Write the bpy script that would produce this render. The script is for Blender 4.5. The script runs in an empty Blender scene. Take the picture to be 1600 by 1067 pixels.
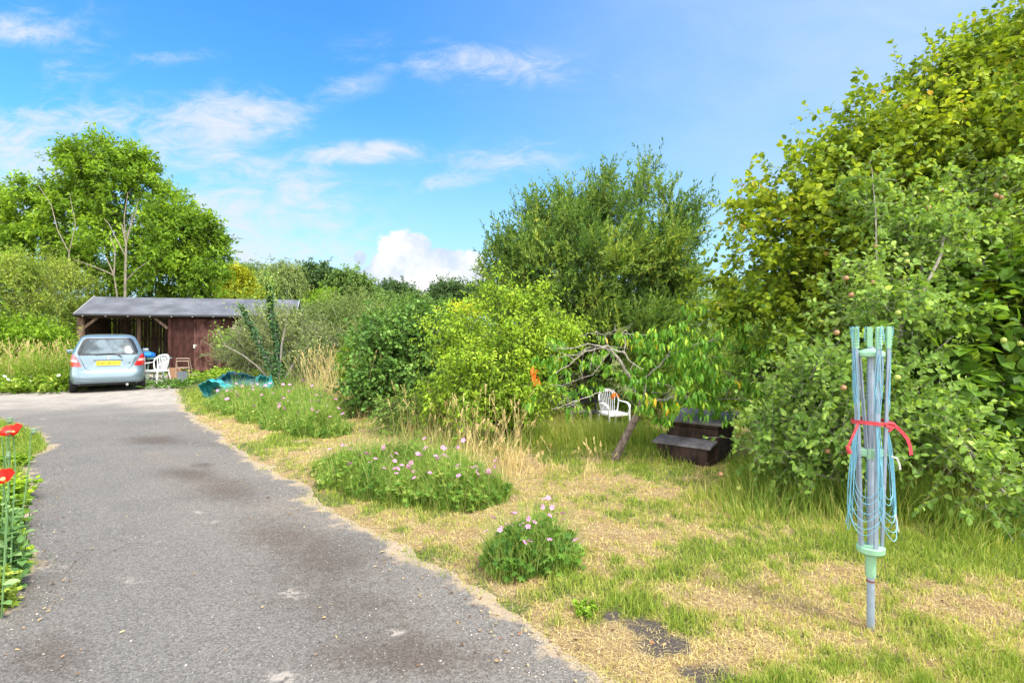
import bpy, math, random
import numpy as np
from mathutils import Vector, Matrix, Euler
R = math.radians
random.seed(7)
rng = np.random.default_rng(7)
SC = bpy.context.scene
COL = SC.collection

# ---------------------------------------------------------------- camera
F, HY, H = 860.0, 518.0, 1.6            # focal length and horizon row of the 1600 px photograph, eye height
cam = bpy.data.cameras.new('camera')
cam.sensor_width = 36.0
cam.lens = F / 1600 * 36.0
cam.shift_y = -(533.5 - HY) / 1600.0
cam.clip_start = 0.05
cam.clip_end = 2000
camo = bpy.data.objects.new('camera', cam)
COL.objects.link(camo)
camo.location = (0, 0, H)
camo.rotation_euler = (R(90), 0, 0)
SC.camera = camo

# ---------------------------------------------------------------- world and sun
SUN_EL, SUN_AZ = 56.0, 128.0            # azimuth clockwise from +Y: high on the right, a little behind the camera
SC.view_settings.view_transform = 'Standard'
SC.view_settings.look = 'None'
SC.view_settings.exposure = 1.03
SC.view_settings.gamma = 1.0
SC.cycles.max_bounces = 7
SC.cycles.diffuse_bounces = 4
SC.cycles.glossy_bounces = 3
SC.cycles.transmission_bounces = 5
SC.cycles.transparent_max_bounces = 6
SC.cycles.caustics_reflective = False
SC.cycles.caustics_refractive = False

world = bpy.data.worlds.new('World')
SC.world = world
world.use_nodes = True
wt = world.node_tree
wt.nodes.clear()

class NT:
    """small node graph writer"""
    def __init__(s, nt): s.t = nt
    def n(s, typ, **kw):
        nd = s.t.nodes.new(typ)
        for k, v in kw.items():
            setattr(nd, k, v)
        return nd
    def set(s, sock, v):
        if isinstance(v, bpy.types.NodeSocket): s.t.links.new(v, sock)
        elif isinstance(v, (tuple, list)) and len(v) == 3 and sock.type == 'RGBA': sock.default_value = (*v, 1)
        else: sock.default_value = v
    def math(s, op, a, b=0.0, c=None, clamp=False):
        nd = s.n('ShaderNodeMath', operation=op, use_clamp=clamp)
        s.set(nd.inputs[0], a); s.set(nd.inputs[1], b)
        if c is not None: s.set(nd.inputs[2], c)
        return nd.outputs[0]
    def mix(s, fac, a, b, blend='MIX'):
        nd = s.n('ShaderNodeMix', data_type='RGBA', blend_type=blend)
        s.set(nd.inputs[0], fac); s.set(nd.inputs[6], a); s.set(nd.inputs[7], b)
        return nd.outputs[2]
    def rng(s, v, a, b, c=0.0, d=1.0, smooth=True):
        nd = s.n('ShaderNodeMapRange', interpolation_type='SMOOTHSTEP' if smooth else 'LINEAR')
        s.set(nd.inputs[0], v); s.set(nd.inputs[1], a); s.set(nd.inputs[2], b); s.set(nd.inputs[3], c); s.set(nd.inputs[4], d)
        return nd.outputs[0]
    def noise(s, vec, scale, detail=4, rough=0.55, dist=0.0):
        nd = s.n('ShaderNodeTexNoise')
        if vec is not None: s.set(nd.inputs['Vector'], vec)
        nd.inputs['Scale'].default_value = scale; nd.inputs['Detail'].default_value = detail
        nd.inputs['Roughness'].default_value = rough; nd.inputs['Distortion'].default_value = dist
        return nd.outputs[0]
    def vmap(s, vec, loc=(0, 0, 0), rot=(0, 0, 0), scale=(1, 1, 1), typ='POINT'):
        nd = s.n('ShaderNodeMapping', vector_type=typ)
        s.set(nd.inputs[0], vec)
        nd.inputs[1].default_value = loc; nd.inputs[2].default_value = rot; nd.inputs[3].default_value = scale
        return nd.outputs[0]
    def ramp(s, fac, stops, interp='LINEAR'):
        nd = s.n('ShaderNodeValToRGB')
        cr = nd.color_ramp; cr.interpolation = interp
        while len(cr.elements) < len(stops): cr.elements.new(0.5)
        for e, (p, c) in zip(cr.elements, stops):
            e.position = p; e.color = (*c, 1)
        s.set(nd.inputs[0], fac)
        return nd.outputs[0]

w = NT(wt)
tc = w.n('ShaderNodeTexCoord').outputs['Generated']
sky = w.n('ShaderNodeTexSky', sky_type='NISHITA', sun_disc=False)
sky.sun_elevation = R(SUN_EL); sky.sun_rotation = R(SUN_AZ)
sky.air_density = 1.3; sky.dust_density = 0.6; sky.ozone_density = 2.0
sep = w.n('ShaderNodeSeparateXYZ'); w.set(sep.inputs[0], tc)
yy = w.math('MAXIMUM', w.math('ABSOLUTE', sep.outputs[1]), 0.02)
u = w.math('DIVIDE', sep.outputs[0], yy)
v = w.math('DIVIDE', sep.outputs[2], yy)
cmb = w.n('ShaderNodeCombineXYZ'); w.set(cmb.inputs[0], u); w.set(cmb.inputs[1], v)
uv = cmb.outputs[0]
zz = w.math('MAXIMUM', sep.outputs[2], 0.0)
# clear sky: deep blue high in the middle and left, paler to the right and towards the horizon
graded = w.n('ShaderNodeHueSaturation')
graded.inputs['Saturation'].default_value = 1.25
graded.inputs['Value'].default_value = 1.0
w.set(graded.inputs['Color'], sky.outputs[0])
SKY_STR = 0.11
skyc = w.mix(1.0, graded.outputs[0], (0.56, 0.98, 1.24), 'MULTIPLY')
def ell(cx, cy, rx, ry, ang, inten, soft=0.0):
    rx *= 1.6; ry *= 1.9
    """soft elliptic patch of sky in direction space"""
    m = w.vmap(uv, ((cx - 800) / F, (HY - cy) / F, 0), (0, 0, R(ang)), (rx / F, ry / F, 1), 'TEXTURE')
    ln = w.n('ShaderNodeVectorMath', operation='LENGTH'); w.set(ln.inputs[0], m)
    return w.rng(ln.outputs['Value'], 1.0, soft, 0.0, inten)
wisp_vec = w.vmap(uv, (0.3, 0.1, 0), (0, 0, R(6)), (2.3, 6.0, 1))
wisp = w.noise(wisp_vec, 1.5, 9, 0.62, 0.7)
fluf = w.noise(uv, 9.0, 8, 0.6, 0.2)
stre = w.noise(w.vmap(uv, (4, 2, 0), (0, 0, R(10)), (3, 14, 1)), 1.2, 6, 0.6, 0.3)
tot = None
for e in [(20, 40, 150, 32, -4, .62), (60, 235, 290, 75, 6, .9), (300, 215, 200, 56, 16, .95), (270, 235, 150, 40, 8, .55), (120, 110, 130, 60, 70, .40),
          (400, 350, 210, 100, -6, .95), (400, 280, 190, 50, 0, .55), (550, 240, 130, 17, 2, .95), (520, 140, 95, 20, 10, .55), (260, 90, 90, 14, 3, .5),
          (750, 100, 240, 34, -6, .55), (790, 250, 190, 36, 5, .5), (690, 285, 130, 16, 8, .62), (60, 320, 260, 90, 0, .7)]:
    q = ell(*e)
    tot = q if tot is None else w.math('MAXIMUM', tot, q)
fine = w.noise(w.vmap(uv, (1, 5, 0), (0, 0, R(8)), (5, 11, 1)), 2.2, 9, 0.68, 0.9)
wsp = w.math('ADD', w.math('ADD', w.math('MULTIPLY', wisp, 0.34), w.math('MULTIPLY', stre, 0.2)), w.math('MULTIPLY', fine, 0.46))
cl = w.rng(w.math('ADD', w.math('MULTIPLY', tot, 0.9), w.math('MULTIPLY', w.math('SUBTRACT', wsp, 0.5), 5.2)), -0.05, 1.35)
cl = w.math('MULTIPLY', cl, w.rng(tot, 0.0, 0.62))
# cumulus low over the far trees
cum = None
for e in [(640, 402, 46, 34, 0, 1.0), (600, 422, 30, 24, 0, .9), (690, 414, 46, 28, 0, .95), (660, 440, 74, 22, 0, .9), (562, 404, 14, 12, 0, .9), (578, 432, 28, 18, 0, .85), (640, 376, 24, 12, 10, .8), (735, 425, 32, 32, 0, .8)]:
    q = ell(*e)
    cum = q if cum is None else w.math('MAXIMUM', cum, q)
cumd = w.rng(w.math('ADD', cum, w.math('MULTIPLY', w.math('SUBTRACT', fluf, 0.5), 1.6)), 0.22, 0.42)
cumd = w.math('MULTIPLY', cumd, w.rng(cum, 0.0, 0.2))
low = w.rng(v, 0.45, -0.10, 0.0, 0.80)
hi_right = w.math('MULTIPLY', w.rng(u, -0.35, 0.75, 0.0, 0.60), w.math('ADD', 0.55, wisp))
veil = w.math('MAXIMUM', low, hi_right)
front = w.rng(sep.outputs[1], 0.0, 0.1)
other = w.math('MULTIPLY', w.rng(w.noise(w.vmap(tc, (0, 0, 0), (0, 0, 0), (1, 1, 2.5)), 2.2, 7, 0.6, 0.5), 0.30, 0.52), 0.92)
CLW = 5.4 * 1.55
c1 = w.mix(w.math('MULTIPLY', veil, front), skyc, (CLW * .35, CLW * .435, CLW * .55))
wispcol = (CLW * .45, CLW * .475, CLW * .52)
c2 = w.mix(w.math('MULTIPLY', w.math('MULTIPLY', cl, 0.95), front), c1, wispcol)
cc = w.mix(w.rng(fluf, 0.36, 0.62), (CLW * .36, CLW * .43, CLW * .53), (CLW * .58, CLW * .58, CLW * .58))
c3 = w.mix(w.math('MULTIPLY', cumd, front), c2, cc)
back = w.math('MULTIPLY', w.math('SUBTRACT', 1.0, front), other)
c4 = w.mix(back, c3, (CLW * 2.1, CLW * 2.05, CLW * 1.95))  # unseen cloud behind the camera, made extra bright to add fill light
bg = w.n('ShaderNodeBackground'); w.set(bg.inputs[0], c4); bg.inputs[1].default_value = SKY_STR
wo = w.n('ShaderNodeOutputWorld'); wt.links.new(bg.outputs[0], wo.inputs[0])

sun = bpy.data.lights.new('sun', 'SUN')
sun.energy = 2.9; sun.angle = R(9); sun.color = (1.0, 0.95, 0.86)
suno = bpy.data.objects.new('sun', sun); COL.objects.link(suno)
sd = Vector((math.sin(R(SUN_AZ)) * math.cos(R(SUN_EL)), math.cos(R(SUN_AZ)) * math.cos(R(SUN_EL)), math.sin(R(SUN_EL))))
suno.rotation_euler = sd.to_track_quat('Z', 'Y').to_euler()
suno.location = (0, 0, 30)

# ---------------------------------------------------------------- fields shared by the ground and what grows on it
TAB = np.random.default_rng(3).random((256, 256))
def vnoise(x, y):
    x = np.asarray(x, float); y = np.asarray(y, float)
    xi = np.floor(x).astype(int); yi = np.floor(y).astype(int)
    fx = x - xi; fy = y - yi
    fx = fx * fx * (3 - 2 * fx); fy = fy * fy * (3 - 2 * fy)
    a = TAB[xi & 255, yi & 255]; b = TAB[(xi + 1) & 255, yi & 255]; c = TAB[xi & 255, (yi + 1) & 255]; d = TAB[(xi + 1) & 255, (yi + 1) & 255]
    return (a * (1 - fx) + b * fx) * (1 - fy) + (c * (1 - fx) + d * fx) * fy
def fbm(x, y, sc, oct=4, off=0.0):
    s = 0; a = .5; t = 0
    for k in range(oct):
        s = s + a * vnoise(x * sc + off + 17.3 * k, y * sc + off * 1.7 + 9.1 * k); t += a
        a *= .55; sc *= 2.03
    return s / t
def sst(a, b, x):
    t = np.clip((x - a) / (b - a), 0, 1)
    return t * t * (3 - 2 * t)
DRIVE = np.array([(3.0, -3), (2.1, 0), (1.25, 1.5), (0.44, 2.52), (0.22, 2.75), (0.0, 3.11), (-.42, 3.6), (-0.99, 4.27), (-1.74, 5.06), (-2.57, 6.14), (-3.5, 7.2), (-4.54, 8.49),
                  (-6.06, 10.4), (-7.3, 12.1), (-8.3, 13.76), (-9.1, 14.9), (-10.2, 16.8), (-11.6, 20.6), (-15.6, 20.6), (-14.0, 17.5), (-12.1, 14.7), (-16, 14.5), (-24, 14.9), (-24, 12.3), (-14, 11.2),
                  (-9.3, 10.0), (-7.8, 8.94), (-6.5, 7.7), (-5.75, 6.49), (-4.4, 4.88), (-3.32, 3.7), (-2.95, 3.15), (-3.2, 2.2), (-3.4, 0), (-3.4, -3)])
def sdist(x, y):
    """signed distance to the driveway outline, positive inside"""
    x = np.asarray(x, float).ravel(); y = np.asarray(y, float).ravel()
    d = np.full(x.shape, 1e9); ins = np.zeros(x.shape, bool)
    n = len(DRIVE)
    for i in range(n):
        ax, ay = DRIVE[i]; bx, by = DRIVE[(i + 1) % n]
        ex, ey = bx - ax, by - ay
        t = np.clip(((x - ax) * ex + (y - ay) * ey) / (ex * ex + ey * ey), 0, 1)
        d = np.minimum(d, np.hypot(x - ax - t * ex, y - ay - t * ey))
        c = ((ay > y) != (by > y)) & (x < ex * (y - ay) / (ey if abs(ey) > 1e-9 else 1e-9) + ax)
        ins ^= c
    return np.where(ins, d, -d)
def slope(x, y):
    return -0.5 * sst(7.0, 12.0, y) * sst(-1.5, 1.0, x)
def edge(x, y):
    s = sdist(x, y).reshape(np.shape(x))
    return s + (fbm(x, y, 2.2, 4, 5.0) - .5) * 0.30
def gz(x, y):
    """height of the lawn"""
    x = np.asarray(x, float); y = np.asarray(y, float)
    e = edge(x, y)
    b = (fbm(x, y, 1.1, 3, 2.0) - .5) * .10 + (fbm(x, y, 7.0, 3, 31.0) - .5) * .035
    return slope(x, y) + np.where(e > 0, -0.03 * sst(0, .12, e), 0) + sst(0, .5, -e) * (0.035 + b) * sst(-.02, .15, -e)
def gz1(x, y): return float(gz(np.array([x]), np.array([y]))[0])
def patches(x, y, L):
    """soft patches listed by where they lie on the ground"""
    pxx = 800 + F * x / np.maximum(y, .5); pyy = HY + F * H / np.maximum(y, .5)
    o = 0
    for cx, cy, rx, ry, val in L:
        o = o + val * np.exp(-(((pxx - cx) / rx) ** 2 + ((pyy - cy) / ry) ** 2))
    return o
GREENS = [(600, 790, 110, 30, .35), (420, 700, 80, 18, .35), (520, 735, 60, 16, .3), (850, 935, 60, 22, .55), (1090, 985, 110, 26, .75), (990, 960, 60, 18, .4), (1250, 1050, 160, 30, .4), (1400, 1030, 120, 40, .2),
          (1350, 860, 300, 26, .55), (1560, 880, 160, 30, .45), (930, 690, 110, 26, .9), (1150, 740, 200, 22, .5), (770, 880, 60, 24, .2), (1540, 1040, 80, 50, .1),
          (280, 608, 40, 10, .3), (300, 650, 30, 12, .15), (1150, 860, 60, 14, .3), (1300, 930, 70, 14, .18), (30, 700, 60, 40, .7), (30, 900, 60, 60, .6), (50, 590, 160, 20, .4), (640, 880, 50, 20, .25), (740, 905, 40, 20, .2),
          (960, 840, 150, 40, -.3), (1150, 940, 120, 26, -.25), (900, 760, 120, 25, -.3), (580, 690, 80, 14, -.3), (1480, 960, 140, 40, -.25), (960, 1010, 110, 36, -.9), (1040, 1050, 90, 30, -.6)]
def green(x, y):
    n = fbm(x, y, 1.5, 4, 8.0) * .55 + fbm(x, y, 5.5, 3, 41.0) * .42 + fbm(x, y, 15.0, 2, 93.0) * .30 - .65
    g = .47 + n * 2.7 + patches(x, y, GREENS)
    g = g + .5 * sst(9, 14, y)
    return np.clip(g, 0, 1)
SOILS = [(1005, 985, 36, 12, 1.0), (1040, 1015, 60, 22, 1.1), (1085, 1050, 40, 14, .8), (955, 975, 18, 7, .9), (820, 705, 60, 12, .6), (1130, 1066, 60, 20, .6), (910, 730, 70, 10, .3), (50, 720, 40, 90, .5)]
def soil(x, y):
    return np.clip(patches(x, y, SOILS) + (fbm(x, y, 9.0, 3, 77.0) - .5) * 1.3 - .22, 0, 1)
LONGS = [(1380, 785, 300, 42, .26), (1230, 745, 150, 32, .20), (1560, 840, 140, 50, .2), (930, 680, 130, 30, .42), (1060, 720, 60, 26, .2), (780, 700, 130, 16, .14), (570, 640, 70, 14, .25), (1100, 990, 80, 18, .07), (860, 940, 60, 16, .06), (1000, 965, 60, 14, .06),
         (1500, 780, 300, 40, .2), (1020, 740, 60, 14, .10), (1250, 1045, 90, 20, .05), (1075, 745, 55, 22, -.36)]
def longf(x, y): return patches(x, y, LONGS) + .25 * sst(11.5, 14, y) * sst(-6, -4, x)

# ---------------------------------------------------------------- materials
MATS = {}
def newmat(name):
    m = bpy.data.materials.new(name); m.use_nodes = True
    m.node_tree.nodes.clear()
    g = NT(m.node_tree)
    g.out = g.n('ShaderNodeOutputMaterial')
    return m, g
def pbsdf(g, col, rough=.6, spec=.4, metal=0.0, bump=None, bstr=.3, bdist=.01):
    b = g.n('ShaderNodeBsdfPrincipled')
    g.set(b.inputs['Base Color'], col); g.set(b.inputs['Roughness'], rough); g.set(b.inputs['Specular IOR Level'], spec); g.set(b.inputs['Metallic'], metal)
    if bump is not None:
        bn = g.n('ShaderNodeBump'); bn.inputs['Strength'].default_value = bstr; bn.inputs['Distance'].default_value = bdist
        g.set(bn.inputs['Height'], bump); g.set(b.inputs['Normal'], bn.outputs[0])
    return b.outputs[0]
def simple(name, col, rough=.6, spec=.4, metal=0.0, var=.12, nscale=14.0, coat=0.0):
    """a plain material with a little blotchy wear in colour and gloss"""
    if name in MATS: return MATS[name]
    m, g = newmat(name)
    o = g.n('ShaderNodeTexCoord').outputs['Object']
    nz = g.noise(o, nscale, 5, .6)
    c = g.mix(g.rng(nz, .35, .7), tuple(x * (1 - var) for x in col), tuple(min(1, x * (1 + var)) for x in col))
    s = pbsdf(g, c, g.rng(nz, .3, .7, max(0.05, rough - .08), min(1, rough + .08)), spec, metal, nz, .12, .004)
    if coat: s.node.inputs['Coat Weight'].default_value = coat; s.node.inputs['Coat Roughness'].default_value = .06
    g.set(g.out.inputs[0], s)
    MATS[name] = m
    return m
def leafmat(name, stops, trans=.38, rough=.5, spec=.3, tint=(1.25, 1.2, .5), gain=1.9):
    if name in MATS: return MATS[name]
    m, g = newmat(name)
    a = g.n('ShaderNodeAttribute', attribute_name='rnd').outputs['Fac']
    c = g.ramp(a, [(p, tuple(min(.85, x * gain) for x in col)) for p, col in stops])
    b = pbsdf(g, c, rough + .1, spec * .5)
    t = g.n('ShaderNodeBsdfTranslucent')
    g.set(t.inputs[0], g.mix(1.0, c, tint, 'MULTIPLY'))
    mx = g.n('ShaderNodeMixShader'); mx.inputs[0].default_value = trans
    g.t.links.new(b, mx.inputs[1]); g.t.links.new(t.outputs[0], mx.inputs[2])
    g.set(g.out.inputs[0], mx.outputs[0])
    MATS[name] = m
    return m
def barkmat(name, a, b, sc=18.0):
    if name in MATS: return MATS[name]
    m, g = newmat(name)
    o = g.n('ShaderNodeTexCoord').outputs['Object']
    nz = g.noise(g.vmap(o, scale=(1, 1, .35)), sc, 6, .65, .4)
    g.set(g.out.inputs[0], pbsdf(g, g.mix(g.rng(nz, .35, .65), a, b), .85, .2, 0, nz, .8, .02))
    MATS[name] = m
    return m

# ---------------------------------------------------------------- object helpers
def tag(o, label=None, cat=None, group=None, kind=None):
    if label: o['label'] = label
    if cat: o['category'] = cat
    if group: o['group'] = group
    if kind: o['kind'] = kind
    return o
def empty(name, loc=(0, 0, 0), rz=0.0, label=None, cat=None, group=None):
    o = bpy.data.objects.new(name, None); COL.objects.link(o)
    o.location = loc; o.rotation_euler = (0, 0, rz); o.empty_display_size = .1
    return tag(o, label, cat, group)
def copy_tree(o, parent=None):
    c = o.copy(); COL.objects.link(c); c.parent = parent
    for ch in o.children: copy_tree(ch, c)
    return c
def npmesh(name, V, T, mat, parent=None, rnd=None, smooth=False, attrs=None, loc=None):
    """mesh object from arrays of points and triangles (or quads)"""
    V = np.asarray(V, np.float32); T = np.asarray(T, np.int32)
    if loc is not None: V = V - np.asarray(loc, np.float32)
    me = bpy.data.meshes.new(name); k = T.shape[1]
    me.vertices.add(len(V)); me.vertices.foreach_set('co', V.ravel())
    me.loops.add(T.size); me.loops.foreach_set('vertex_index', T.ravel())
    me.polygons.add(len(T)); me.polygons.foreach_set('loop_start', np.arange(0, T.size, k, dtype=np.int32))
    try: me.polygons.foreach_set('loop_total', np.full(len(T), k, np.int32))
    except Exception: pass
    me.polygons.foreach_set('use_smooth', np.full(len(T), smooth))
    if rnd is not None:
        at = me.attributes.new('rnd', 'FLOAT', 'POINT'); at.data.foreach_set('value', np.asarray(rnd, np.float32))
    for an, av in (attrs or {}).items():
        at = me.attributes.new(an, 'FLOAT', 'POINT'); at.data.foreach_set('value', np.asarray(av, np.float32))
    me.update(calc_edges=True)
    me.materials.append(mat)
    o = bpy.data.objects.new(name, me); COL.objects.link(o)
    if parent is not None: o.parent = parent
    if loc is not None and parent is None: o.location = loc
    return o

class MB:
    """collects simple shapes into ONE mesh object"""
    def __init__(s): s.v = []; s.f = []
    def add(s, vs, fs):
        n = len(s.v); s.v += [tuple(map(float, p)) for p in vs]; s.f += [tuple(i + n for i in q) for q in fs]; return s
    def box(s, c, sz, rot=(0, 0, 0)):
        m = Euler(rot).to_matrix(); h = Vector(sz) / 2
        vs = [Vector(c) + m @ Vector((x * h.x, y * h.y, z * h.z)) for x in (-1, 1) for y in (-1, 1) for z in (-1, 1)]
        return s.add(vs, [(0, 1, 3, 2), (4, 6, 7, 5), (0, 4, 5, 1), (2, 3, 7, 6), (0, 2, 6, 4), (1, 5, 7, 3)])
    def bar(s, a, b, wd, th, upv=(0, 0, 1)):
        a = Vector(a); b = Vector(b); d = (b - a).normalized(); sd_ = d.cross(Vector(upv))
        if sd_.length < 1e-4: sd_ = d.cross(Vector((0, 1, 0)))
        sd_.normalize(); up = sd_.cross(d)
        vs = [p + sd_ * (x * wd / 2) + up * (z * th / 2) for p in (a, b) for x, z in ((-1, -1), (1, -1), (1, 1), (-1, 1))]
        return s.add(vs, [(0, 3, 2, 1), (4, 5, 6, 7), (0, 1, 5, 4), (1, 2, 6, 5), (2, 3, 7, 6), (3, 0, 4, 7)])
    def tube(s, pts, rad, sides=8, cap=True, flat=1.0, closed=False):
        pts = [Vector(p) for p in pts]; n = len(pts)
        rads = rad if isinstance(rad, (list, tuple)) else [rad] * n
        vs = []; prev = None
        for i, p in enumerate(pts):
            a = pts[i - 1] if (i > 0 or closed) else pts[0]; b = pts[(i + 1) % n] if (i < n - 1 or closed) else pts[-1]
            d = (b - a)
            d = d.normalized() if d.length > 1e-9 else Vector((0, 0, 1))
            if prev is None:
                ref = Vector((0, 0, 1)) if abs(d.z) < .9 else Vector((1, 0, 0)); x = d.cross(ref).normalized()
            else:
                x = prev - d * prev.dot(d)
                x = x.normalized() if x.length > 1e-6 else d.orthogonal().normalized()
            prev = x; y = d.cross(x)
            for k in range(sides):
                t = 2 * math.pi * k / sides
                vs.append(p + (x * math.cos(t) + y * math.sin(t) * flat) * rads[i])
        fs = []
        for i in range(n if closed else n - 1):
            j = (i + 1) % n
            for k in range(sides):
                k2 = (k + 1) % sides
                fs.append((i * sides + k, i * sides + k2, j * sides + k2, j * sides + k))
        if cap and not closed:
            fs.append(tuple(reversed(range(sides)))); fs.append(tuple(range((n - 1) * sides, n * sides)))
        return s.add(vs, fs)
    def lathe(s, prof, c=(0, 0, 0), sides=24):
        vs = []; n = len(prof)
        for r, z in prof:
            for k in range(sides):
                t = 2 * math.pi * k / sides; vs.append((c[0] + r * math.cos(t), c[1] + r * math.sin(t), c[2] + z))
        fs = [(i * sides + k, i * sides + (k + 1) % sides, (i + 1) * sides + (k + 1) % sides, (i + 1) * sides + k) for i in range(n - 1) for k in range(sides)]
        fs.append(tuple(reversed(range(sides)))); fs.append(tuple(range((n - 1) * sides, n * sides)))
        return s.add(vs, fs)
    def build(s, name, mat, parent=None, smooth=False, bevel=0.0, loc=None, angle=40):
        me = bpy.data.meshes.new(name)
        vs = s.v if loc is None else [(p[0] - loc[0], p[1] - loc[1], p[2] - loc[2]) for p in s.v]
        me.from_pydata(vs, [], s.f); me.materials.append(mat); me.update()
        o = bpy.data.objects.new(name, me); COL.objects.link(o)
        if parent is not None: o.parent = parent
        if loc is not None: o.location = loc
        if bevel:
            bm_ = o.modifiers.new('bevel', 'BEVEL'); bm_.width = bevel; bm_.segments = 2; bm_.limit_method = 'ANGLE'
        if smooth:
            me.polygons.foreach_set('use_smooth', [True] * len(me.polygons))
            try: me.set_sharp_from_angle(angle=R(angle))
            except Exception: pass
        return o

# ---------------------------------------------------------------- foliage
def tmpl(kind):
    if kind == 'rhomb':   # folded four point leaf
        v = [(0, 0, 0), (.5, .45, .12), (0, 1, -.05), (-.5, .45, .12)]; t = [(0, 1, 2), (0, 2, 3)]
    elif kind == 'oval':
        v = [(0, 0, 0), (.40, .25, .08), (.46, .62, .06), (0, 1, -.12), (-.46, .62, .06), (-.40, .25, .08), (0, .5, -.02)]
        t = [(0, 1, 6), (1, 2, 6), (2, 3, 6), (3, 4, 6), (4, 5, 6), (5, 0, 6)]
    elif kind == 'heart':
        v = [(0, 0, 0), (.5, .12, .05), (.52, .55, .07), (0, 1.05, -.15), (-.52, .55, .07), (-.5, .12, .05), (0, .45, -.03)]
        t = [(0, 1, 6), (1, 2, 6), (2, 3, 6), (3, 4, 6), (4, 5, 6), (5, 0, 6)]
    elif kind == 'long':  # long drooping blade
        v = [(0, 0, 0), (.5, .35, .03), (-.5, .35, .03), (.42, .7, -.07), (-.42, .7, -.07), (0, 1, -.26)]
        t = [(0, 1, 2), (1, 3, 4), (1, 4, 2), (3, 5, 4)]
    elif kind == 'lobed':
        v = [(0, .1, 0)]; t = []
        for k in range(11):
            a = -2.5 + 5.0 * k / 10; r = .62 if k % 2 == 0 else .33
            v.append((math.sin(a) * r, .35 + math.cos(a) * r, .07 * (1 if k % 2 else -.6)))
        t = [(0, k + 1, k) for k in range(1, 11)]
    elif kind == 'petals': # five petalled open flower
        v = [(0, 0, 0)]; t = []
        for k in range(5):
            a = 2 * math.pi * k / 5
            for da, r in ((-.52, .82), (0, 1.0), (.52, .82)):
                v.append((math.sin(a + da) * r, math.cos(a + da) * r, .25))
            b = 1 + 3 * k; t += [(0, b + 1, b), (0, b + 2, b + 1)]
    return np.array(v, float), np.array(t, int)
def unit(a): return a / np.maximum(np.linalg.norm(a, axis=-1, keepdims=True), 1e-9)
def leaves(P, D, N, L, W, kind, rnd):
    tv, tt = tmpl(kind); n = len(P)
    D = unit(D); X = unit(np.cross(D, N)); Z = np.cross(X, D)
    L = np.broadcast_to(L, (n,)); W = np.broadcast_to(W, (n,))
    V = (P[:, None] + X[:, None] * (tv[None, :, 0] * W[:, None])[..., None] + D[:, None] * (tv[None, :, 1] * L[:, None])[..., None] + Z[:, None] * (tv[None, :, 2] * L[:, None])[..., None])
    T = tt[None] + (np.arange(n) * len(tv))[:, None, None]
    return V.reshape(-1, 3), T.reshape(-1, 3), np.repeat(rnd, len(tv))
def merge(parts):
    V = []; T = []; Q = []; o = 0
    for v_, t_, r_ in parts:
        V.append(v_); T.append(t_ + o); Q.append(r_); o += len(v_)
    return np.concatenate(V), np.concatenate(T), np.concatenate(Q)
def sticks(A, B, ra, rb):
    """thin three sided twigs between points A and B"""
    n = len(A); D = unit(B - A); ref = np.tile([0.3, .2, .93], (n, 1)); X = unit(np.cross(D, ref)); Y = np.cross(D, X)
    ra = np.broadcast_to(ra, (n,)); rb = np.broadcast_to(rb, (n,))
    V = []
    for P_, r_ in ((A, ra), (B, rb)):
        for k in range(3):
            a = 2 * math.pi * k / 3
            V.append(P_ + (X * math.cos(a) + Y * math.sin(a)) * r_[:, None])
    V = np.stack(V, 1)
    t = np.array([(0, 1, 4), (0, 4, 3), (1, 2, 5), (1, 5, 4), (2, 0, 3), (2, 3, 5)])
    T = t[None] + (np.arange(n) * 6)[:, None, None]
    return V.reshape(-1, 3), T.reshape(-1, 3), np.zeros(n * 6)
def blob(cx, cy, Y, rx, ry, rd=None):
    """ellipsoid of crown whose centre lies on the sight line (cx, cy) at distance Y; radii given at that distance"""
    c = np.array([(cx - 800) / F * Y, Y, H - (cy - HY) / F * Y])
    a = rx / F * Y; b = ry / F * Y
    return (c, np.array([a, (a + b) / 2 if rd is None else rd, b]))
def twigset(g, blobs, ncl, ntw, rc, tl, up=.3, out=.8, rand=.7, shell=.45, top=None):
    """clumps spread through the blobs, twigs through each clump. Returns twig base, direction, length, clump tone, clump centre"""
    wts = np.array([b[1][0] * b[1][2] for b in blobs]); wts /= wts.sum()
    k = g.choice(len(blobs), ncl, p=wts)
    C0 = np.array([b[0] for b in blobs])[k]; RR = np.array([b[1] for b in blobs])[k]
    d = unit(g.normal(size=(ncl, 3)))
    # more clumps on the side facing up and outwards than on the underside
    d[:, 2] = np.where((d[:, 2] < 0) & (g.random(ncl) < .35), -d[:, 2], d[:, 2])
    r = shell + (1 - shell) * g.random(ncl) ** .6
    C = C0 + d * RR * r[:, None]
    keep = C[:, 2] > slope(C[:, 0], C[:, 1]) + .05
    C = C[keep]; d = d[keep]; n = len(C)
    tone = g.random(n); cr = rc * g.uniform(.55, 1.35, n)
    m = np.repeat(np.arange(n), ntw)
    o = g.normal(size=(len(m), 3)) * .45
    P = C[m] + o * cr[m][:, None] - d[m] * (cr[m] * .3)[:, None]
    D = unit(d[m] * out + g.normal(size=(len(m), 3)) * rand + np.array([0, 0, up]))
    L = tl * g.uniform(.5, 1.4, len(m))
    return P, D, L, tone[m], C
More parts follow.
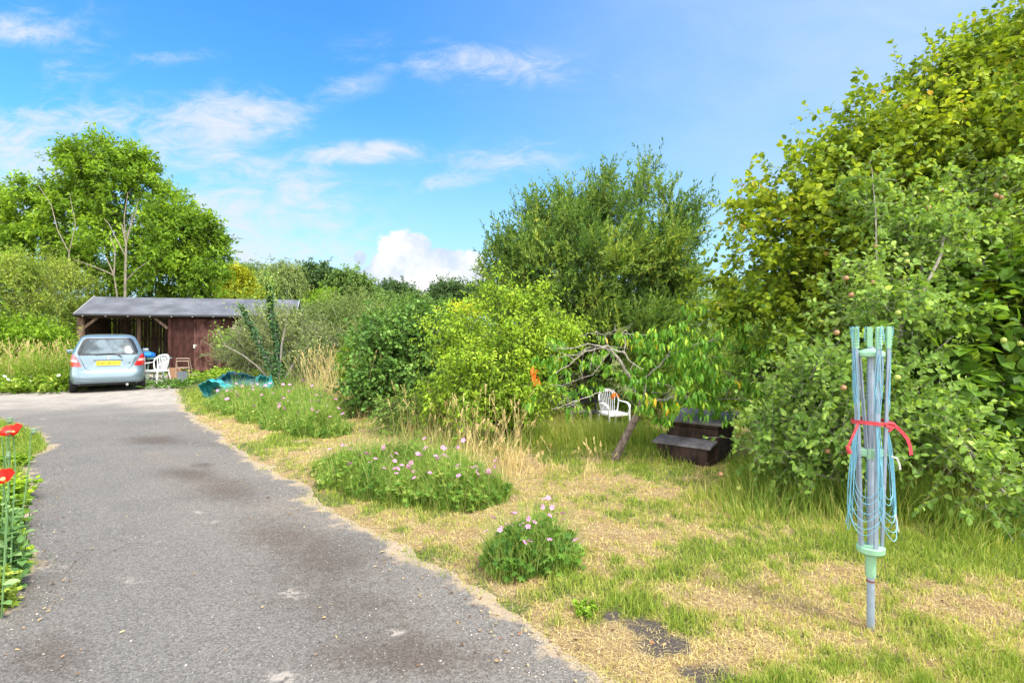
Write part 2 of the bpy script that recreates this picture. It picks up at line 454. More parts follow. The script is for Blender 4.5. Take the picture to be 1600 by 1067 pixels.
def leafy(g, tw, per, size, wid, kind, droop=.25, sag=.15, spread=.9, flat=.7, tonew=.5, bias=0.0, jit=.22):
    P, D, L, tone, C = tw
    n = len(P); t = (np.arange(per) + g.random((n, per))) / per
    Q = P[:, None] + D[:, None] * (L[:, None] * t)[..., None]
    Q[..., 2] -= sag * L[:, None] * t ** 2
    Dm = np.repeat(D[:, None], per, 1).reshape(-1, 3); Q = Q.reshape(-1, 3)
    side = unit(np.cross(Dm, g.normal(size=Dm.shape)))
    tt = t.reshape(-1)
    LD = unit(Dm * (.35 + .5 * tt[:, None]) + side * spread + np.array([0, 0, -droop]))
    N = unit(g.normal(size=Dm.shape) * (1 - flat) + np.array([0, 0, 1]) * flat + Dm * .15)
    s = size * g.uniform(.6, 1.25, len(Q))
    rnd = np.clip(np.repeat(tone, per) * tonew + g.random(len(Q)) * (1 - tonew) + bias + (g.random(len(Q)) - .5) * jit, 0, 1)
    return leaves(Q, LD, N, s, s * wid, kind, rnd)
def bez(a, m, b, n):
    t = np.linspace(0, 1, n)[:, None]
    return (1 - t) ** 2 * np.array(a) + 2 * t * (1 - t) * np.array(m) + t * t * np.array(b)
def skeleton(g, base, heads, r0, nl, C, top=None, lr=.4, sides=7, wob=.06, fork=.35):
    """trunk(s) from the ground to the heads, and limbs out to some of the clumps"""
    mb = MB(); base = np.array(base, float); nodes = []
    for h in heads:
        h = np.array(h, float); mid = (base + h) / 2 + g.normal(size=3) * np.array([.12, .12, 0]) * np.linalg.norm(h - base) * .5
        pts = bez(base - np.array([0, 0, .08]), mid, h, 9); pts[1:-1] += g.normal(size=(7, 3)) * wob * r0 * 3
        rr = [r0 * (1 - .8 * i / 8) * (1.25 if i == 0 else 1) for i in range(9)]
        mb.tube(pts, rr, sides)
        for i in range(2, 9): nodes.append((pts[i], rr[i]))
    if len(C):
        for c in C[g.choice(len(C), min(nl, len(C)), replace=False)]:
            best = min(nodes, key=lambda q: np.linalg.norm(c - q[0]) + max(0, q[0][2] - c[2]) * .9 + (0 if c[2] > q[0][2] else .4))
            a, ra = best; dl = np.linalg.norm(c - a)
            mid = (a + c) / 2 + np.array([0, 0, .12 * dl]) + g.normal(size=3) * .08 * dl
            pts = bez(a, mid, c, 7); pts[1:-1] += g.normal(size=(5, 3)) * .02 * dl
            rs = min(ra * .6, r0 * lr)
            mb.tube(pts, [max(.003, rs * (1 - .85 * i / 6)) for i in range(7)], 5)
            if len(nodes) < 90:
                for i in (2, 3, 4): nodes.append((pts[i], rs * (1 - .85 * i / 6)))
    return mb
def plant(name, label, cat, base, blobs, mat, bark, seed, ncl=60, ntw=8, rc=.5, tl=.5, per=7, size=.08, wid=.6, kind='rhomb', up=.3, out=.8, rand=.7, shell=.45,
          droop=.25, sag=.15, spread=.9, flat=.7, heads=None, r0=.08, nl=20, twigr=0.0, group=None, lr=.4, bias=0.0, crown='crown', trunk='trunk', extra=None, tonew=.5):
    g = np.random.default_rng(seed)
    base = np.array([base[0], base[1], gz1(base[0], base[1])])
    root = empty(name, tuple(base), 0, label, cat, group)
    tw = twigset(g, blobs, ncl, ntw, rc, tl, up, out, rand, shell)
    V, T, q = leafy(g, tw, per, size, wid, kind, droop, sag, spread, flat, tonew, bias)
    if extra is not None:
        V, T, q = merge([(V, T, q)] + extra)
    npmesh(crown, V - base, T, mat, root, q)
    if heads is None:
        c = np.mean([b[0] for b in blobs], 0); heads = [tuple(c)]
    mb = skeleton(g, base, heads, r0, nl, tw[4], lr=lr)
    o = mb.build(trunk, bark, root, smooth=True, angle=180)
    for vtx in o.data.vertices: vtx.co = vtx.co - Vector(base)
    if twigr > 0:
        P, D, L = tw[0], tw[1], tw[2]
        B = P + D * L[:, None] * .55; B[:, 2] -= .04 * L
        E = P + D * L[:, None] * .97; E[:, 2] -= sag * .9 * L
        V, T, q = merge([sticks(P - D * L[:, None] * .2, B, twigr, twigr * .7), sticks(B, E, twigr * .7, twigr * .3)])
        npmesh('twigs', V - base, T, bark, root)
    return root, tw, g
# ================================================================ THE SETTING
m, g = newmat('lawn_soil_and_straw')
gen = g.n('ShaderNodeTexCoord').outputs['Object']
grn = g.n('ShaderNodeAttribute', attribute_name='grn').outputs['Fac']
sl = g.n('ShaderNodeAttribute', attribute_name='soil').outputs['Fac']
nf = g.noise(gen, 60, 6, .7); nm = g.noise(gen, 7, 5, .6); nff = g.noise(g.vmap(gen, rot=(0, 0, .7), scale=(1, .25, 1)), 160, 4, .7)
straw = g.mix(g.rng(nff, .3, .7), (.26, .185, .09), (.60, .46, .27))
straw = g.mix(g.rng(nm, .35, .65, 0, .5), straw, (.33, .20, .09))
gr = g.mix(nf, (.05, .10, .02), (.16, .22, .05))
c = g.mix(g.rng(g.math('ADD', grn, g.math('MULTIPLY', g.math('SUBTRACT', nf, .5), .7)), .35, .85, 0, .85), straw, gr)
c = g.mix(g.rng(g.math('ADD', sl, g.math('MULTIPLY', g.math('SUBTRACT', nf, .5), .6)), .3, .6), c, g.mix(nf, (.07, .06, .055), (.19, .16, .14)))
g.set(g.out.inputs[0], pbsdf(g, c, .95, .1, 0, g.math('ADD', nf, nff), 1.0, .03))
lawn_m = m

def axis(pts):
    o = []
    for a, b, n in pts: o += list(np.linspace(a, b, n, endpoint=False))
    return np.array(o + [pts[-1][1]])
def gridmesh(name, xs, ys, zf, mat, extra=None, keep=None):
    X, Y = np.meshgrid(xs, ys, indexing='xy'); Z = zf(X, Y)
    V = np.stack([X, Y, Z], -1).reshape(-1, 3); nx, ny = len(xs), len(ys)
    i = np.arange(nx - 1)[None] + np.arange(ny - 1)[:, None] * nx
    Q = np.stack([i, i + 1, i + nx + 1, i + nx], -1).reshape(-1, 4)
    if keep is not None:
        k = keep(V[Q].mean(1)); Q = Q[k]
        used = np.unique(Q); mp = np.full(len(V), -1); mp[used] = np.arange(len(used)); V = V[used]; Q = mp[Q]
    at = {k_: f(V[:, 0], V[:, 1]) for k_, f in (extra or {}).items()}
    return npmesh(name, V, Q, mat, smooth=True, attrs=at)
def far_slope(X, Y):
    return gz(X, Y)
ground = gridmesh('ground', axis([(-600, -60, 14), (-60, -16, 30), (-16, -5, 90), (-5, 5, 230), (5, 12, 60), (12, 60, 30), (60, 600, 14)]),
                  axis([(-40, -3, 12), (-3, 2, 25), (2, 6, 130), (6, 10, 80), (10, 20, 90), (20, 60, 30), (60, 900, 20)]), far_slope, lawn_m, {'grn': green, 'soil': soil})
tag(ground, kind='structure')

m, g = newmat('worn_asphalt')
gen = g.n('ShaderNodeTexCoord').outputs['Object']
ed = g.n('ShaderNodeAttribute', attribute_name='edg').outputs['Fac']
far = g.n('ShaderNodeAttribute', attribute_name='far').outputs['Fac']
wr = g.n('ShaderNodeAttribute', attribute_name='worn').outputs['Fac']; pw = g.n('ShaderNodeAttribute', attribute_name='pale').outputs['Fac']; ckm = g.n('ShaderNodeAttribute', attribute_name='crack').outputs['Fac']
n1 = g.noise(gen, .55, 4, .6, .3); n2 = g.noise(gen, 2.6, 5, .65, .3); n3 = g.noise(gen, 90, 4, .75); n4 = g.noise(gen, 14, 5, .7)
vo = g.n('ShaderNodeTexVoronoi'); g.set(vo.inputs['Vector'], gen); vo.inputs['Scale'].default_value = 120
sp = g.n('ShaderNodeSeparateColor'); g.set(sp.inputs[0], vo.outputs['Color'])
agg = g.mix(sp.outputs[0], (.057, .054, .050), (.205, .195, .180))
agg = g.mix(.30, agg, g.mix(n3, (.05, .045, .042), (.22, .20, .19)))
c = g.mix(g.rng(n1, .38, .62), agg, g.mix(1.0, agg, (1.15, 1.13, 1.10), 'MULTIPLY'))
c = g.mix(g.rng(g.math('ADD', wr, g.math('MULTIPLY', g.math('SUBTRACT', n4, .5), 1.1)), .10, 1.05, 0, .78), c, g.mix(1.0, c, (.56, .47, .42), 'MULTIPLY'))
c = g.mix(g.math('MULTIPLY', g.rng(g.math('MULTIPLY', pw, g.rng(g.noise(gen, 22, 5, .75, .6), .40, .62)), .12, .9, 0, .75), 1.0), c, (.36, .32, .28))
vdn = g.noise(g.vmap(gen, (3, 8, 0)), .9, 5, .6, .5)
c = g.mix(g.rng(vdn, .55, .72, 0, .4), c, g.mix(1.0, c, (1.35, 1.18, 1.0), 'MULTIPLY'))
# scattered pale stones and dust patches
v2 = g.n('ShaderNodeTexVoronoi'); g.set(v2.inputs['Vector'], gen); v2.inputs['Scale'].default_value = 26
c = g.mix(g.rng(v2.outputs['Distance'], .12, .07, 0, .75), c, (.42, .40, .38))
pt = g.noise(g.vmap(gen, (21, 4, 0)), 3.4, 3, .5, .2)
c = g.mix(g.rng(pt, .70, .76, 0, .4), c, (.36, .33, .30))
# far end bleached by dust; crumbled sandy edge
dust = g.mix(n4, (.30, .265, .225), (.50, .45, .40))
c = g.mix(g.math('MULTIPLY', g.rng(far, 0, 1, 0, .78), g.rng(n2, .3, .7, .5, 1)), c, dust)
sandy = g.mix(n3, (.17, .13, .09), (.46, .37, .26))
c = g.mix(g.rng(g.math('ADD', ed, g.math('MULTIPLY', g.math('SUBTRACT', g.noise(gen, 3.2, 5, .7), .5), .75)), .11, -.01), c, sandy)
ck = g.n('ShaderNodeTexVoronoi', feature='DISTANCE_TO_EDGE'); g.set(ck.inputs['Vector'], g.vmap(g.mix(.16, gen, g.n('ShaderNodeTexNoise').outputs['Color']), (2, 1, 0), scale=(1, 1, 1))); ck.inputs['Scale'].default_value = 2.6
crk = g.math('MULTIPLY', g.rng(ck.outputs['Distance'], .020, .003), ckm)
c = g.mix(g.math('MULTIPLY', crk, .75), c, (.05, .045, .04))
hgt = g.math('ADD', g.math('MULTIPLY', sp.outputs[1], .5), n3)
g.set(g.out.inputs[0], pbsdf(g, c, .88, .25, 0, hgt, .7, .006))
asph = m
def dz(X, Y):
    e = edge(X, Y)
    return np.where(e > -.02, .004 + .012 * sst(0, .6, e) + (fbm(X, Y, .8, 3, 12) - .5) * .012 * sst(.1, .8, e), .004 - .09 * sst(.02, .25, -e))
def dedge(x, y): return edge(x, y)
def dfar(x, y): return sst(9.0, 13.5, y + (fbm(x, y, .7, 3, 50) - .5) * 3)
WORN = [(300, 742, 60, 12, .9), (375, 772, 70, 20, .8), (440, 840, 90, 30, .8), (510, 880, 90, 30, .7), (570, 950, 110, 34, .9), (620, 1030, 170, 46, 1.1), (240, 690, 45, 7, .8), (410, 700, 60, 10, .4), (50, 780, 22, 50, .7), (40, 880, 26, 60, .7), (90, 1030, 60, 40, .5), (320, 728, 20, 4, 1.0), (300, 690, 110, 12, .3)]
PALE = [(80, 888, 30, 9, 1.0), (205, 911, 22, 6, .9), (150, 800, 40, 14, .4), (457, 932, 26, 10, 1.1), (618, 992, 12, 5, 2.0), (445, 1062, 30, 10, 1.4), (90, 640, 60, 6, .7), (190, 655, 90, 4, .5), (240, 790, 60, 10, .3), (60, 1040, 20, 8, .5), (400, 745, 26, 4, .6), (310, 803, 8, 3, 1.3), (330, 818, 16, 4, .8), (560, 830, 20, 6, .5)]
CRK = [(75, 1000, 70, 34, 1.0), (190, 850, 50, 30, .7), (300, 900, 30, 24, .4), (120, 720, 30, 14, .4), (440, 800, 30, 14, .4)]
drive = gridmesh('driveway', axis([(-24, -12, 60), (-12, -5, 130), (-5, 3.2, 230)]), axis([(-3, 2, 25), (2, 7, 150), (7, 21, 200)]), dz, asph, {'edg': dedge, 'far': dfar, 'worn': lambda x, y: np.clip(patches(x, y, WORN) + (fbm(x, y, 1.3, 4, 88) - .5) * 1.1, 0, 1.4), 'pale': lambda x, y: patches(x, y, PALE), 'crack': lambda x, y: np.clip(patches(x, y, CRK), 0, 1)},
                 keep=lambda c: sdist(c[:, 0], c[:, 1]) > -.45)
tag(drive, kind='structure')

# loose grit and twigs on the driveway
def pebbles(name, P, s, mat):
    v0 = np.array([(1, 0, 0), (-.4, .8, 0), (-.6, -.7, 0), (.2, .1, .7), (.1, 0, -.6)])
    t0 = np.array([(0, 1, 3), (1, 2, 3), (2, 0, 3), (1, 0, 4), (2, 1, 4), (0, 2, 4)])
    n = len(P); a = rng.random(n) * 6.28; sc_ = s[:, None, None] * rng.uniform(.6, 1.3, (n, 5, 1))
    V = v0[None] * sc_; ca, sa = np.cos(a)[:, None], np.sin(a)[:, None]
    V = np.stack([V[..., 0] * ca - V[..., 1] * sa, V[..., 0] * sa + V[..., 1] * ca, V[..., 2]], -1) + P[:, None]
    T = t0[None] + (np.arange(n) * 5)[:, None, None]
    return npmesh(name, V.reshape(-1, 3), T.reshape(-1, 3), mat, None, np.repeat(rng.random(n), 5))
n = 60000
yy_ = 2.2 + 12 * rng.random(n) ** 2.2; xx_ = rng.uniform(-1.05, .35, n) * yy_ + rng.uniform(-.5, .5, n)
e_ = edge(xx_, yy_); k_ = (e_ > -.15) & (rng.random(n) < np.where(e_ < .35, .8, .07))
xx_, yy_ = xx_[k_], yy_[k_]
P_ = np.stack([xx_, yy_, np.maximum(dz(xx_, yy_), gz(xx_, yy_)) + .002], -1)
grit = pebbles('grit', P_, .0022 + .006 * rng.random(len(P_)) ** 5, leafmat('grit', [(0, (.06, .05, .045)), (.6, (.28, .23, .18)), (1, (.55, .5, .45))], 0.02, .9, .1, gain=1))
tag(grit, kind='stuff')

# ---------------------------------------------------------------- grass
def blades(P, h, wd, lean, rnd, g=rng, seg=2, az=None):
    n = len(P); a = g.random(n) * 6.283; b = (g.random(n) * 6.283) if az is None else az
    X = np.stack([np.cos(a), np.sin(a), 0 * a], -1) * (wd / 2)[:, None]
    Ld = np.stack([np.cos(b), np.sin(b), 0 * b], -1)
    zc = np.sqrt(np.clip(1 - lean ** 2, .02, 1))
    m1 = P + Ld * (h * lean * .35)[:, None] + np.array([0, 0, 1]) * (h * zc * .58)[:, None]
    tp = P + Ld * (h * lean)[:, None] + np.array([0, 0, 1]) * (h * zc)[:, None]
    V = np.stack([P - X, P + X, m1 - X * .75, m1 + X * .75, tp], 1)
    t = np.array([(0, 1, 3), (0, 3, 2), (2, 3, 4)])
    T = t[None] + (np.arange(n) * 5)[:, None, None]
    return V.reshape(-1, 3), T.reshape(-1, 3), np.repeat(rnd, 5)
def spots(n, y0, y1, pw, x0=-1.1, x1=1.15, pad=.6):
    y = y0 + (y1 - y0) * rng.random(n) ** pw
    x = rng.uniform(x0, x1, n) * y + rng.uniform(-pad, pad, n)
    return x, y
grass_m = leafmat('grass', [(0, (.38, .27, .13)), (.06, (.76, .61, .35)), (.2, (.60, .48, .22)), (.36, (.45, .42, .13)), (.7, (.29, .35, .06)), (1, (.15, .235, .03))], .35, .6, .25, gain=1.15)
x, y = spots(430000, 2.1, 15, 2.0)
e = edge(x, y); gn = green(x, y); so = soil(x, y)
k = (e < .20 * np.clip(fbm(x, y, 2.5, 3, 44) * 3.2 - 1.3, 0, 1)) & (rng.random(len(x)) < (.3 + .7 * gn) * (1 - .95 * np.clip(so * 1.6, 0, 1)) * np.where(e > -.14, .25, 1)) & (rng.random(len(x)) < np.where(patches(x, y, [(960, 1010, 90, 30, 1)]) > .4, .12, 1))
k &= ~((x > 6.5) & (y > 4)) 
x, y, e, gn = x[k], y[k], e[k], gn[k]
cl_ = fbm(x, y, 3.3, 3, 60)
h = (.014 + .045 * gn * rng.uniform(.4, 1.3, len(x)) * (.5 + cl_) + .012 * rng.random(len(x)))
P = np.stack([x, y, gz(x, y) - .004], -1)
sg = blades(P, h * (1 + .02 * y), .0022 + .0010 * y, rng.uniform(.1, .95, len(x)), np.clip(gn * .75 + .12 + rng.normal(0, .17, len(x)), 0, 1))
# cut stalks lying flat
x, y = spots(300000, 2.1, 13, 1.9)
e = edge(x, y); gn = green(x, y); so = soil(x, y)
k = (e < .06) & (rng.random(len(x)) < (1.05 - gn * .9) * (1 - .72 * np.clip(so, 0, 1))) & (rng.random(len(x)) < np.where(e > 0, .25, 1)) & ~((x > 6.5) & (y > 4))
x, y = x[k], y[k]; n = len(x)
zt = np.maximum(gz(x, y), dz(x, y))
clump = fbm(x, y, 4, 3, 90)
P = np.stack([x, y, zt + .002 + .022 * rng.random(n) * clump], -1)
th = blades(P, rng.uniform(.010, .055, n), .0009 + .00062 * y, rng.uniform(.975, .9999, n), np.clip(rng.normal(.14, .14, n) + .35 * gn[k] * rng.random(n), 0, .7))
V, T, q = merge([sg, th])
tag(npmesh('grass', V, T, grass_m, None, q), 'patchy mown lawn, straw coloured with green tufts, right of the driveway', 'grass', None, 'stuff')

x, y = spots(420000, 3.0, 15, 1.5, -.6, 1.3)
lf = longf(x, y) - .05 + (fbm(x, y, 1.6, 3, 25) - .5) * .22; e = edge(x, y)
k = (e < -.3) & (lf > .05) & (rng.random(len(x)) < np.clip(lf * 4.5, 0, 1) * .42)
x, y, lf = x[k], y[k], lf[k]; n = len(x)
h = np.clip(lf, 0, .5) * rng.uniform(.5, 1.35, n) * (.6 + .8 * fbm(x, y, 2.0, 3, 15)) + .03
az = fbm(x, y, .8, 2, 33) * 9 + rng.normal(0, 1.1, n)
P = np.stack([x, y, gz(x, y) - .01], -1)
gnn = np.clip(rng.normal(.72, .16, n) + (fbm(x, y, 1.2, 3, 66) - .5) * .7 - .4 * (rng.random(n) < .12), 0, 1)
V, T, q = blades(P, h, .0035 + .0009 * y, rng.uniform(.1, .8, n), gnn, az=az)
tag(npmesh('long_grass', V, T, leafmat('long_grass', [(0, (.58, .47, .22)), (.35, (.36, .36, .09)), (.7, (.20, .28, .04)), (1, (.09, .17, .025))], .4, .5, .3, gain=1.25), None, q),
    'uncut long green grass under the apple boughs and round the leaning tree', 'long grass', None, 'stuff')

# tall bleached stalks with seed heads
def stalks(name, label, pts, mat, hmin, hmax, rw=.0022, n_per=1, head=True, seed=1):
    g = np.random.default_rng(seed); parts = []
    n = len(pts); P = np.array(pts); hh = g.uniform(hmin, hmax, n); a = g.random(n) * 6.283; ln = g.uniform(.04, .42, n)
    d = np.stack([np.cos(a), np.sin(a), 0 * a], -1)
    M = P + d * (hh * ln * .35)[:, None] + np.array([0, 0, 1]) * (hh * .6)[:, None]
    E = P + d * (hh * ln)[:, None] + np.array([0, 0, 1]) * (hh * (1 - ln * .3))[:, None]
    t = g.random(n)
    w_ = np.full(n, rw) * (1 + .03 * P[:, 1])
    s1 = sticks(P, M, w_, w_ * .8); s2 = sticks(M, E, w_ * .8, w_ * .5)
    parts = [(s1[0], s1[1], np.repeat(t, 6)), (s2[0], s2[1], np.repeat(t, 6))]
    if head:
        K = 9; q = np.repeat(np.arange(n), K); u_ = g.random(len(q))
        HP = E[q] + (E[q] - M[q]) * ((u_ - .55) * .42)[:, None]
        HD = unit((E - M)[q] + g.normal(size=(len(q), 3)) * .07 * hh[q][:, None])
        parts.append(leaves(HP, HD, g.normal(size=HP.shape), .028 + .02 * g.random(len(q)) + .001 * P[q][:, 1], .007 + .0006 * P[q][:, 1], 'rhomb', np.clip(t[q] + .1, 0, 1)))
    # dry basal blades
    K = 3; q = np.repeat(np.arange(n), K)
    parts.append(blades(P[q] + g.normal(size=(len(q), 3)) * [.03, .03, 0], hh[q] * g.uniform(.3, .7, len(q)), np.full(len(q), .004) + .0007 * P[q][:, 1], g.uniform(.2, .8, len(q)), g.random(len(q)), g))
    V, T, q = merge(parts)
    return tag(npmesh(name, V, T, mat, None, q), label, 'dry grass', None, 'stuff')
hay = leafmat('hay', [(0, (.50, .37, .17)), (.6, (.66, .52, .27)), (1, (.42, .40, .15))], .25, .6, .3, gain=1.1)
def zone(n, L, g):
    o = []
    while len(o) < n:
        cx, cy, rx, ry = L[g.integers(len(L))]
        a = g.normal() * .5 * rx + cx; b = max(HY + 60, g.normal() * .5 * ry + cy)
        Y = F * H / (b - HY); X = (a - 800) / F * Y
        if edge(np.array([X]), np.array([Y]))[0] < -.15: o.append((X, Y, gz1(X, Y)))
    return o
gg = np.random.default_rng(5)
stalks('dry_grass', 'tall bleached grass stalks with seed heads in front of the bright green bush', zone(120, [(760, 712, 70, 8), (700, 700, 60, 8), (650, 690, 40, 8), (805, 730, 25, 12), (730, 735, 70, 8)], gg), hay, .35, .85, .0016, seed=2)
stalks('dry_grass', 'pale straw grass standing between the ivy stems and the dark round shrub', zone(150, [(505, 625, 30, 6), (500, 640, 35, 6), (570, 650, 30, 8)], gg), hay, .6, 1.3, .0025, seed=3)
stalks('dry_grass', 'yellow dry grass on the verge left of the car', [(x_, y_, 0.0) for x_, y_ in zip(gg.uniform(-19, -13.0, 420), gg.uniform(14.9, 18, 420))], hay, .6, 1.4, .0035, seed=4)
stalks('dry_grass', 'thin straw stems over the mown patch below the leaning tree', zone(40, [(850, 740, 60, 12), (920, 745, 40, 10), (780, 750, 50, 10)], gg), hay, .15, .4, .0013, seed=6)

# dead leaves and bits blown about
n = 5200
y = 2.2 + 11 * rng.random(n) ** 1.6; x = rng.uniform(-1.05, 1.1, n) * y; e = edge(x, y)
k = (rng.random(n) < np.where(e > .4, .05, np.where(e > -.1, .9, .5))) & ~((x > 6.5) & (y > 4))
x, y = x[k], y[k]; n = len(x); P = np.stack([x, y, np.maximum(gz(x, y), dz(x, y)) + .010], -1)
V, T, q = leaves(P, rng.normal(size=(n, 3)) * [1, 1, .12], rng.normal(size=(n, 3)) * .35 + [0, 0, 1], rng.uniform(.012, .034, n), rng.uniform(.006, .018, n), 'oval', rng.random(n))
tag(npmesh('leaf_litter', V, T, leafmat('dead_leaf', [(0, (.10, .06, .035)), (.5, (.28, .18, .09)), (.9, (.48, .38, .20)), (1, (.30, .10, .05))], .15, .7, .2, gain=1), None, q), kind='stuff')
# ================================================================ SHED
brown = barkmat('brown_stained_boards', (.034, .013, .011), (.072, .028, .023), 9)
brown2 = barkmat('worn_brown_door', (.036, .013, .011), (.150, .070, .058), 7)
postm = barkmat('weathered_post', (.11, .065, .045), (.22, .15, .11), 9)
slatm = barkmat('old_dark_slats', (.035, .022, .016), (.09, .06, .04), 8)
felt = simple('grey_roof_felt', (.105, .11, .13), .62, .4, 0, .22, 1.6)
dark = simple('black_gutter', (.02, .02, .022), .35, .5)
whitep = simple('white_trim', (.36, .36, .37), .5, .4)
steel = simple('dull_steel', (.45, .45, .44), .4, .5, .6)
SHX, SHY, SHR, hw = -12.25, 21.1, R(17.2), 3.72
shed = empty('garden_shed', (SHX, SHY, 0), SHR, 'long dark brown timber shed with open bay and grey felt roof', 'shed')
def sx(p):
    t = (p - 800) / F; return (t * SHY - SHX) / (math.cos(SHR) - t * math.sin(SHR))
def sz(p, q=300): return H - (p - HY) / F * (SHY + sx(q) * math.sin(SHR))
E0 = 2.20
# roof: front pitch, ridge, back pitch
rf = MB()
for (ya, za, yb, zb) in ((-.22, E0, 1.5, 2.92), (1.5, 2.92, 3.25, 2.2)):
    for (t0, t1) in ((0, 1),):
        vs = [(-hw, ya, za), (hw, ya, za), (hw, yb, zb), (-hw, yb, zb)]
        vs += [(p[0], p[1], p[2] + .035) for p in vs]
        rf.add(vs, [(0, 3, 2, 1), (4, 5, 6, 7), (0, 1, 5, 4), (1, 2, 6, 5), (2, 3, 7, 6), (3, 0, 4, 7)])
roof = rf.build('roof', felt, shed)
for X in (hw + .012, -hw - .012):
    for p_, q_ in (((X, -.25, E0), (X, 1.5, 2.945)), ((X, 1.5, 2.945), (X, 3.27, 2.2))): b = MB(); b.bar(p_, q_, .022, .10); b.build('barge_board', whitep, shed)
b = MB(); b.box((0, -.24, E0 - .03), (2 * hw, .02, .10)); b.build('fascia', brown, shed)
b = MB(); b.tube([(-hw, -.30, E0 - .0), (hw + .02, -.30, E0 - .03)], .05, 10); gut = b.build('gutter', dark, shed, smooth=True)
for i in range(12):
    b = MB(); b.box((-hw + .3 + i * .7, -.30, E0 - .045), (.035, .115, .022)); b.build('gutter_bracket', steel, gut)
BX = sx(269)        # where the open bay ends
b = MB(); b.box((sx(127), -.02, 1.08), (.20, .16, 2.16)); b.build('post', postm, shed, bevel=.01)
for X in (sx(203),): b = MB(); b.box((X, 1.0, 1.15), (.13, .13, 2.3)); b.build('post', postm, shed, bevel=.01)
b = MB(); b.box((sx(160), 2.3, 1.1), (.07, .07, 2.2)); b.build('post', slatm, shed)
b = MB(); b.box((BX - .07, -.0, 1.08), (.12, .14, 2.16)); b.build('post', brown, shed, bevel=.01)
for X, s in ((sx(131), 1), (BX - .14, -1)):
    b = MB(); b.bar((X, -.02, 1.72), (X + s * .42, -.02, 2.10), .09, .07, (0, 1, 0)); b.build('brace', postm, shed)
b = MB(); b.box(((-hw + .1 + BX) / 2, -.0, 2.135), (BX + hw - .1, .10, .10)); b.build('lintel', slatm, shed)
# back slats with gaps, a rail, left boards
b = MB(); x_ = -hw + .12; gs = np.random.default_rng(9)
while x_ < BX:
    wd_ = gs.uniform(.07, .14); b.box((x_ + wd_ / 2, 2.95, 1.15 + gs.uniform(-.03, .03)), (wd_, .02, 2.3), (0, gs.uniform(-.02, .02), 0)); x_ += wd_ + gs.choice([.004, .008, .018, .028])
b.build('back_slats', slatm, shed)
b = MB()
for z in (.5, 1.3, 2.05): b.box(((-hw + BX) / 2, 2.91, z), (BX + hw, .05, .08))
b.build('rail', slatm, shed)
b = MB(); y_ = .25
while y_ < 2.9: b.box((-hw + .08, y_, 1.1), (.02, .12, 2.2)); y_ += .14
b.build('side_slats', slatm, shed)
# weatherboards of the closed part
def boards(mb, x0, x1, y, z0, z1, face='y'):
    z = z0
    while z < z1 - .02:
        hgt = min(.115, z1 - z)
        if face == 'y': mb.box(((x0 + x1) / 2, y, z + hgt / 2), (x1 - x0, .018, hgt + .02), (R(6), 0, 0))
        else: mb.box((y, (x0 + x1) / 2, z + hgt / 2), (.018, x1 - x0, hgt + .02), (0, R(-6 if y < 0 else -6), 0))
        z += .112
DX0, DX1 = sx(303), sx(346)
b = MB(); boards(b, BX, DX0, -.01, .05, 2.12); boards(b, DX1, hw - .06, -.01, .05, 2.12)
wall = b.build('wall', brown, shed)
b = MB(); boards(b, .0, 2.98, hw - .05, .05, 2.2, 'x'); b.build('wall', brown, shed)
b = MB(); b.box((BX + .03, 1.5, 1.1), (.03, 2.9, 2.2)); b.build('wall', brown, shed)
b = MB(); b.box(((BX + hw) / 2, 2.97, 1.1), (hw - BX - .1, .03, 2.2)); b.build('wall', brown, shed)
b = MB()
nb = 9; bw = (DX1 - DX0) / nb
for i in range(nb): b.box((DX0 + bw * (i + .5), -.03 + .004 * (i % 2), 1.08), (bw - .006, .025, 2.0))
door = b.build('door', brown2, shed); tag(door, 'plank door, worn reddish brown with pale scratches')
b = MB(); b.box((DX0 + .03, -.058, sz(541)), (.07, .02, .13)); b.tube([(DX0 + .02, -.09, sz(541) + .03), (DX0 + .13, -.09, sz(541) + .03)], .012, 8); b.build('handle', simple('pale_metal', (.7, .68, .6), .35, .5, .3), door)
b = MB(); b.box((0, 1.5, .02), (2 * hw - .1, 2.9, .03)); b.build('floor', simple('earth_floor', (.10, .085, .07), .9, .1), shed)
# bird box on the shed front
bbx = empty('bird_box', (SHX + sx(368) * math.cos(SHR) + .04 * math.sin(SHR), SHY + sx(368) * math.sin(SHR) - .04 * math.cos(SHR), sz(515, 368)), SHR, 'small wooden bird box with a pale pointed gable on the shed wall', 'bird box')
b = MB(); b.add([(-.13, -.17, .0), (.13, -.17, .0), (0, -.17, .22), (-.13, 0, .0), (.13, 0, .0), (0, 0, .22)], [(0, 1, 2), (3, 5, 4), (0, 2, 5, 3), (1, 4, 5, 2), (0, 3, 4, 1)]); b.build('gable', simple('pale_wood', (.42, .30, .25), .8), bbx)
b = MB(); b.box((0, -.08, -.10), (.17, .15, .20)); b.build('box', slatm, bbx)
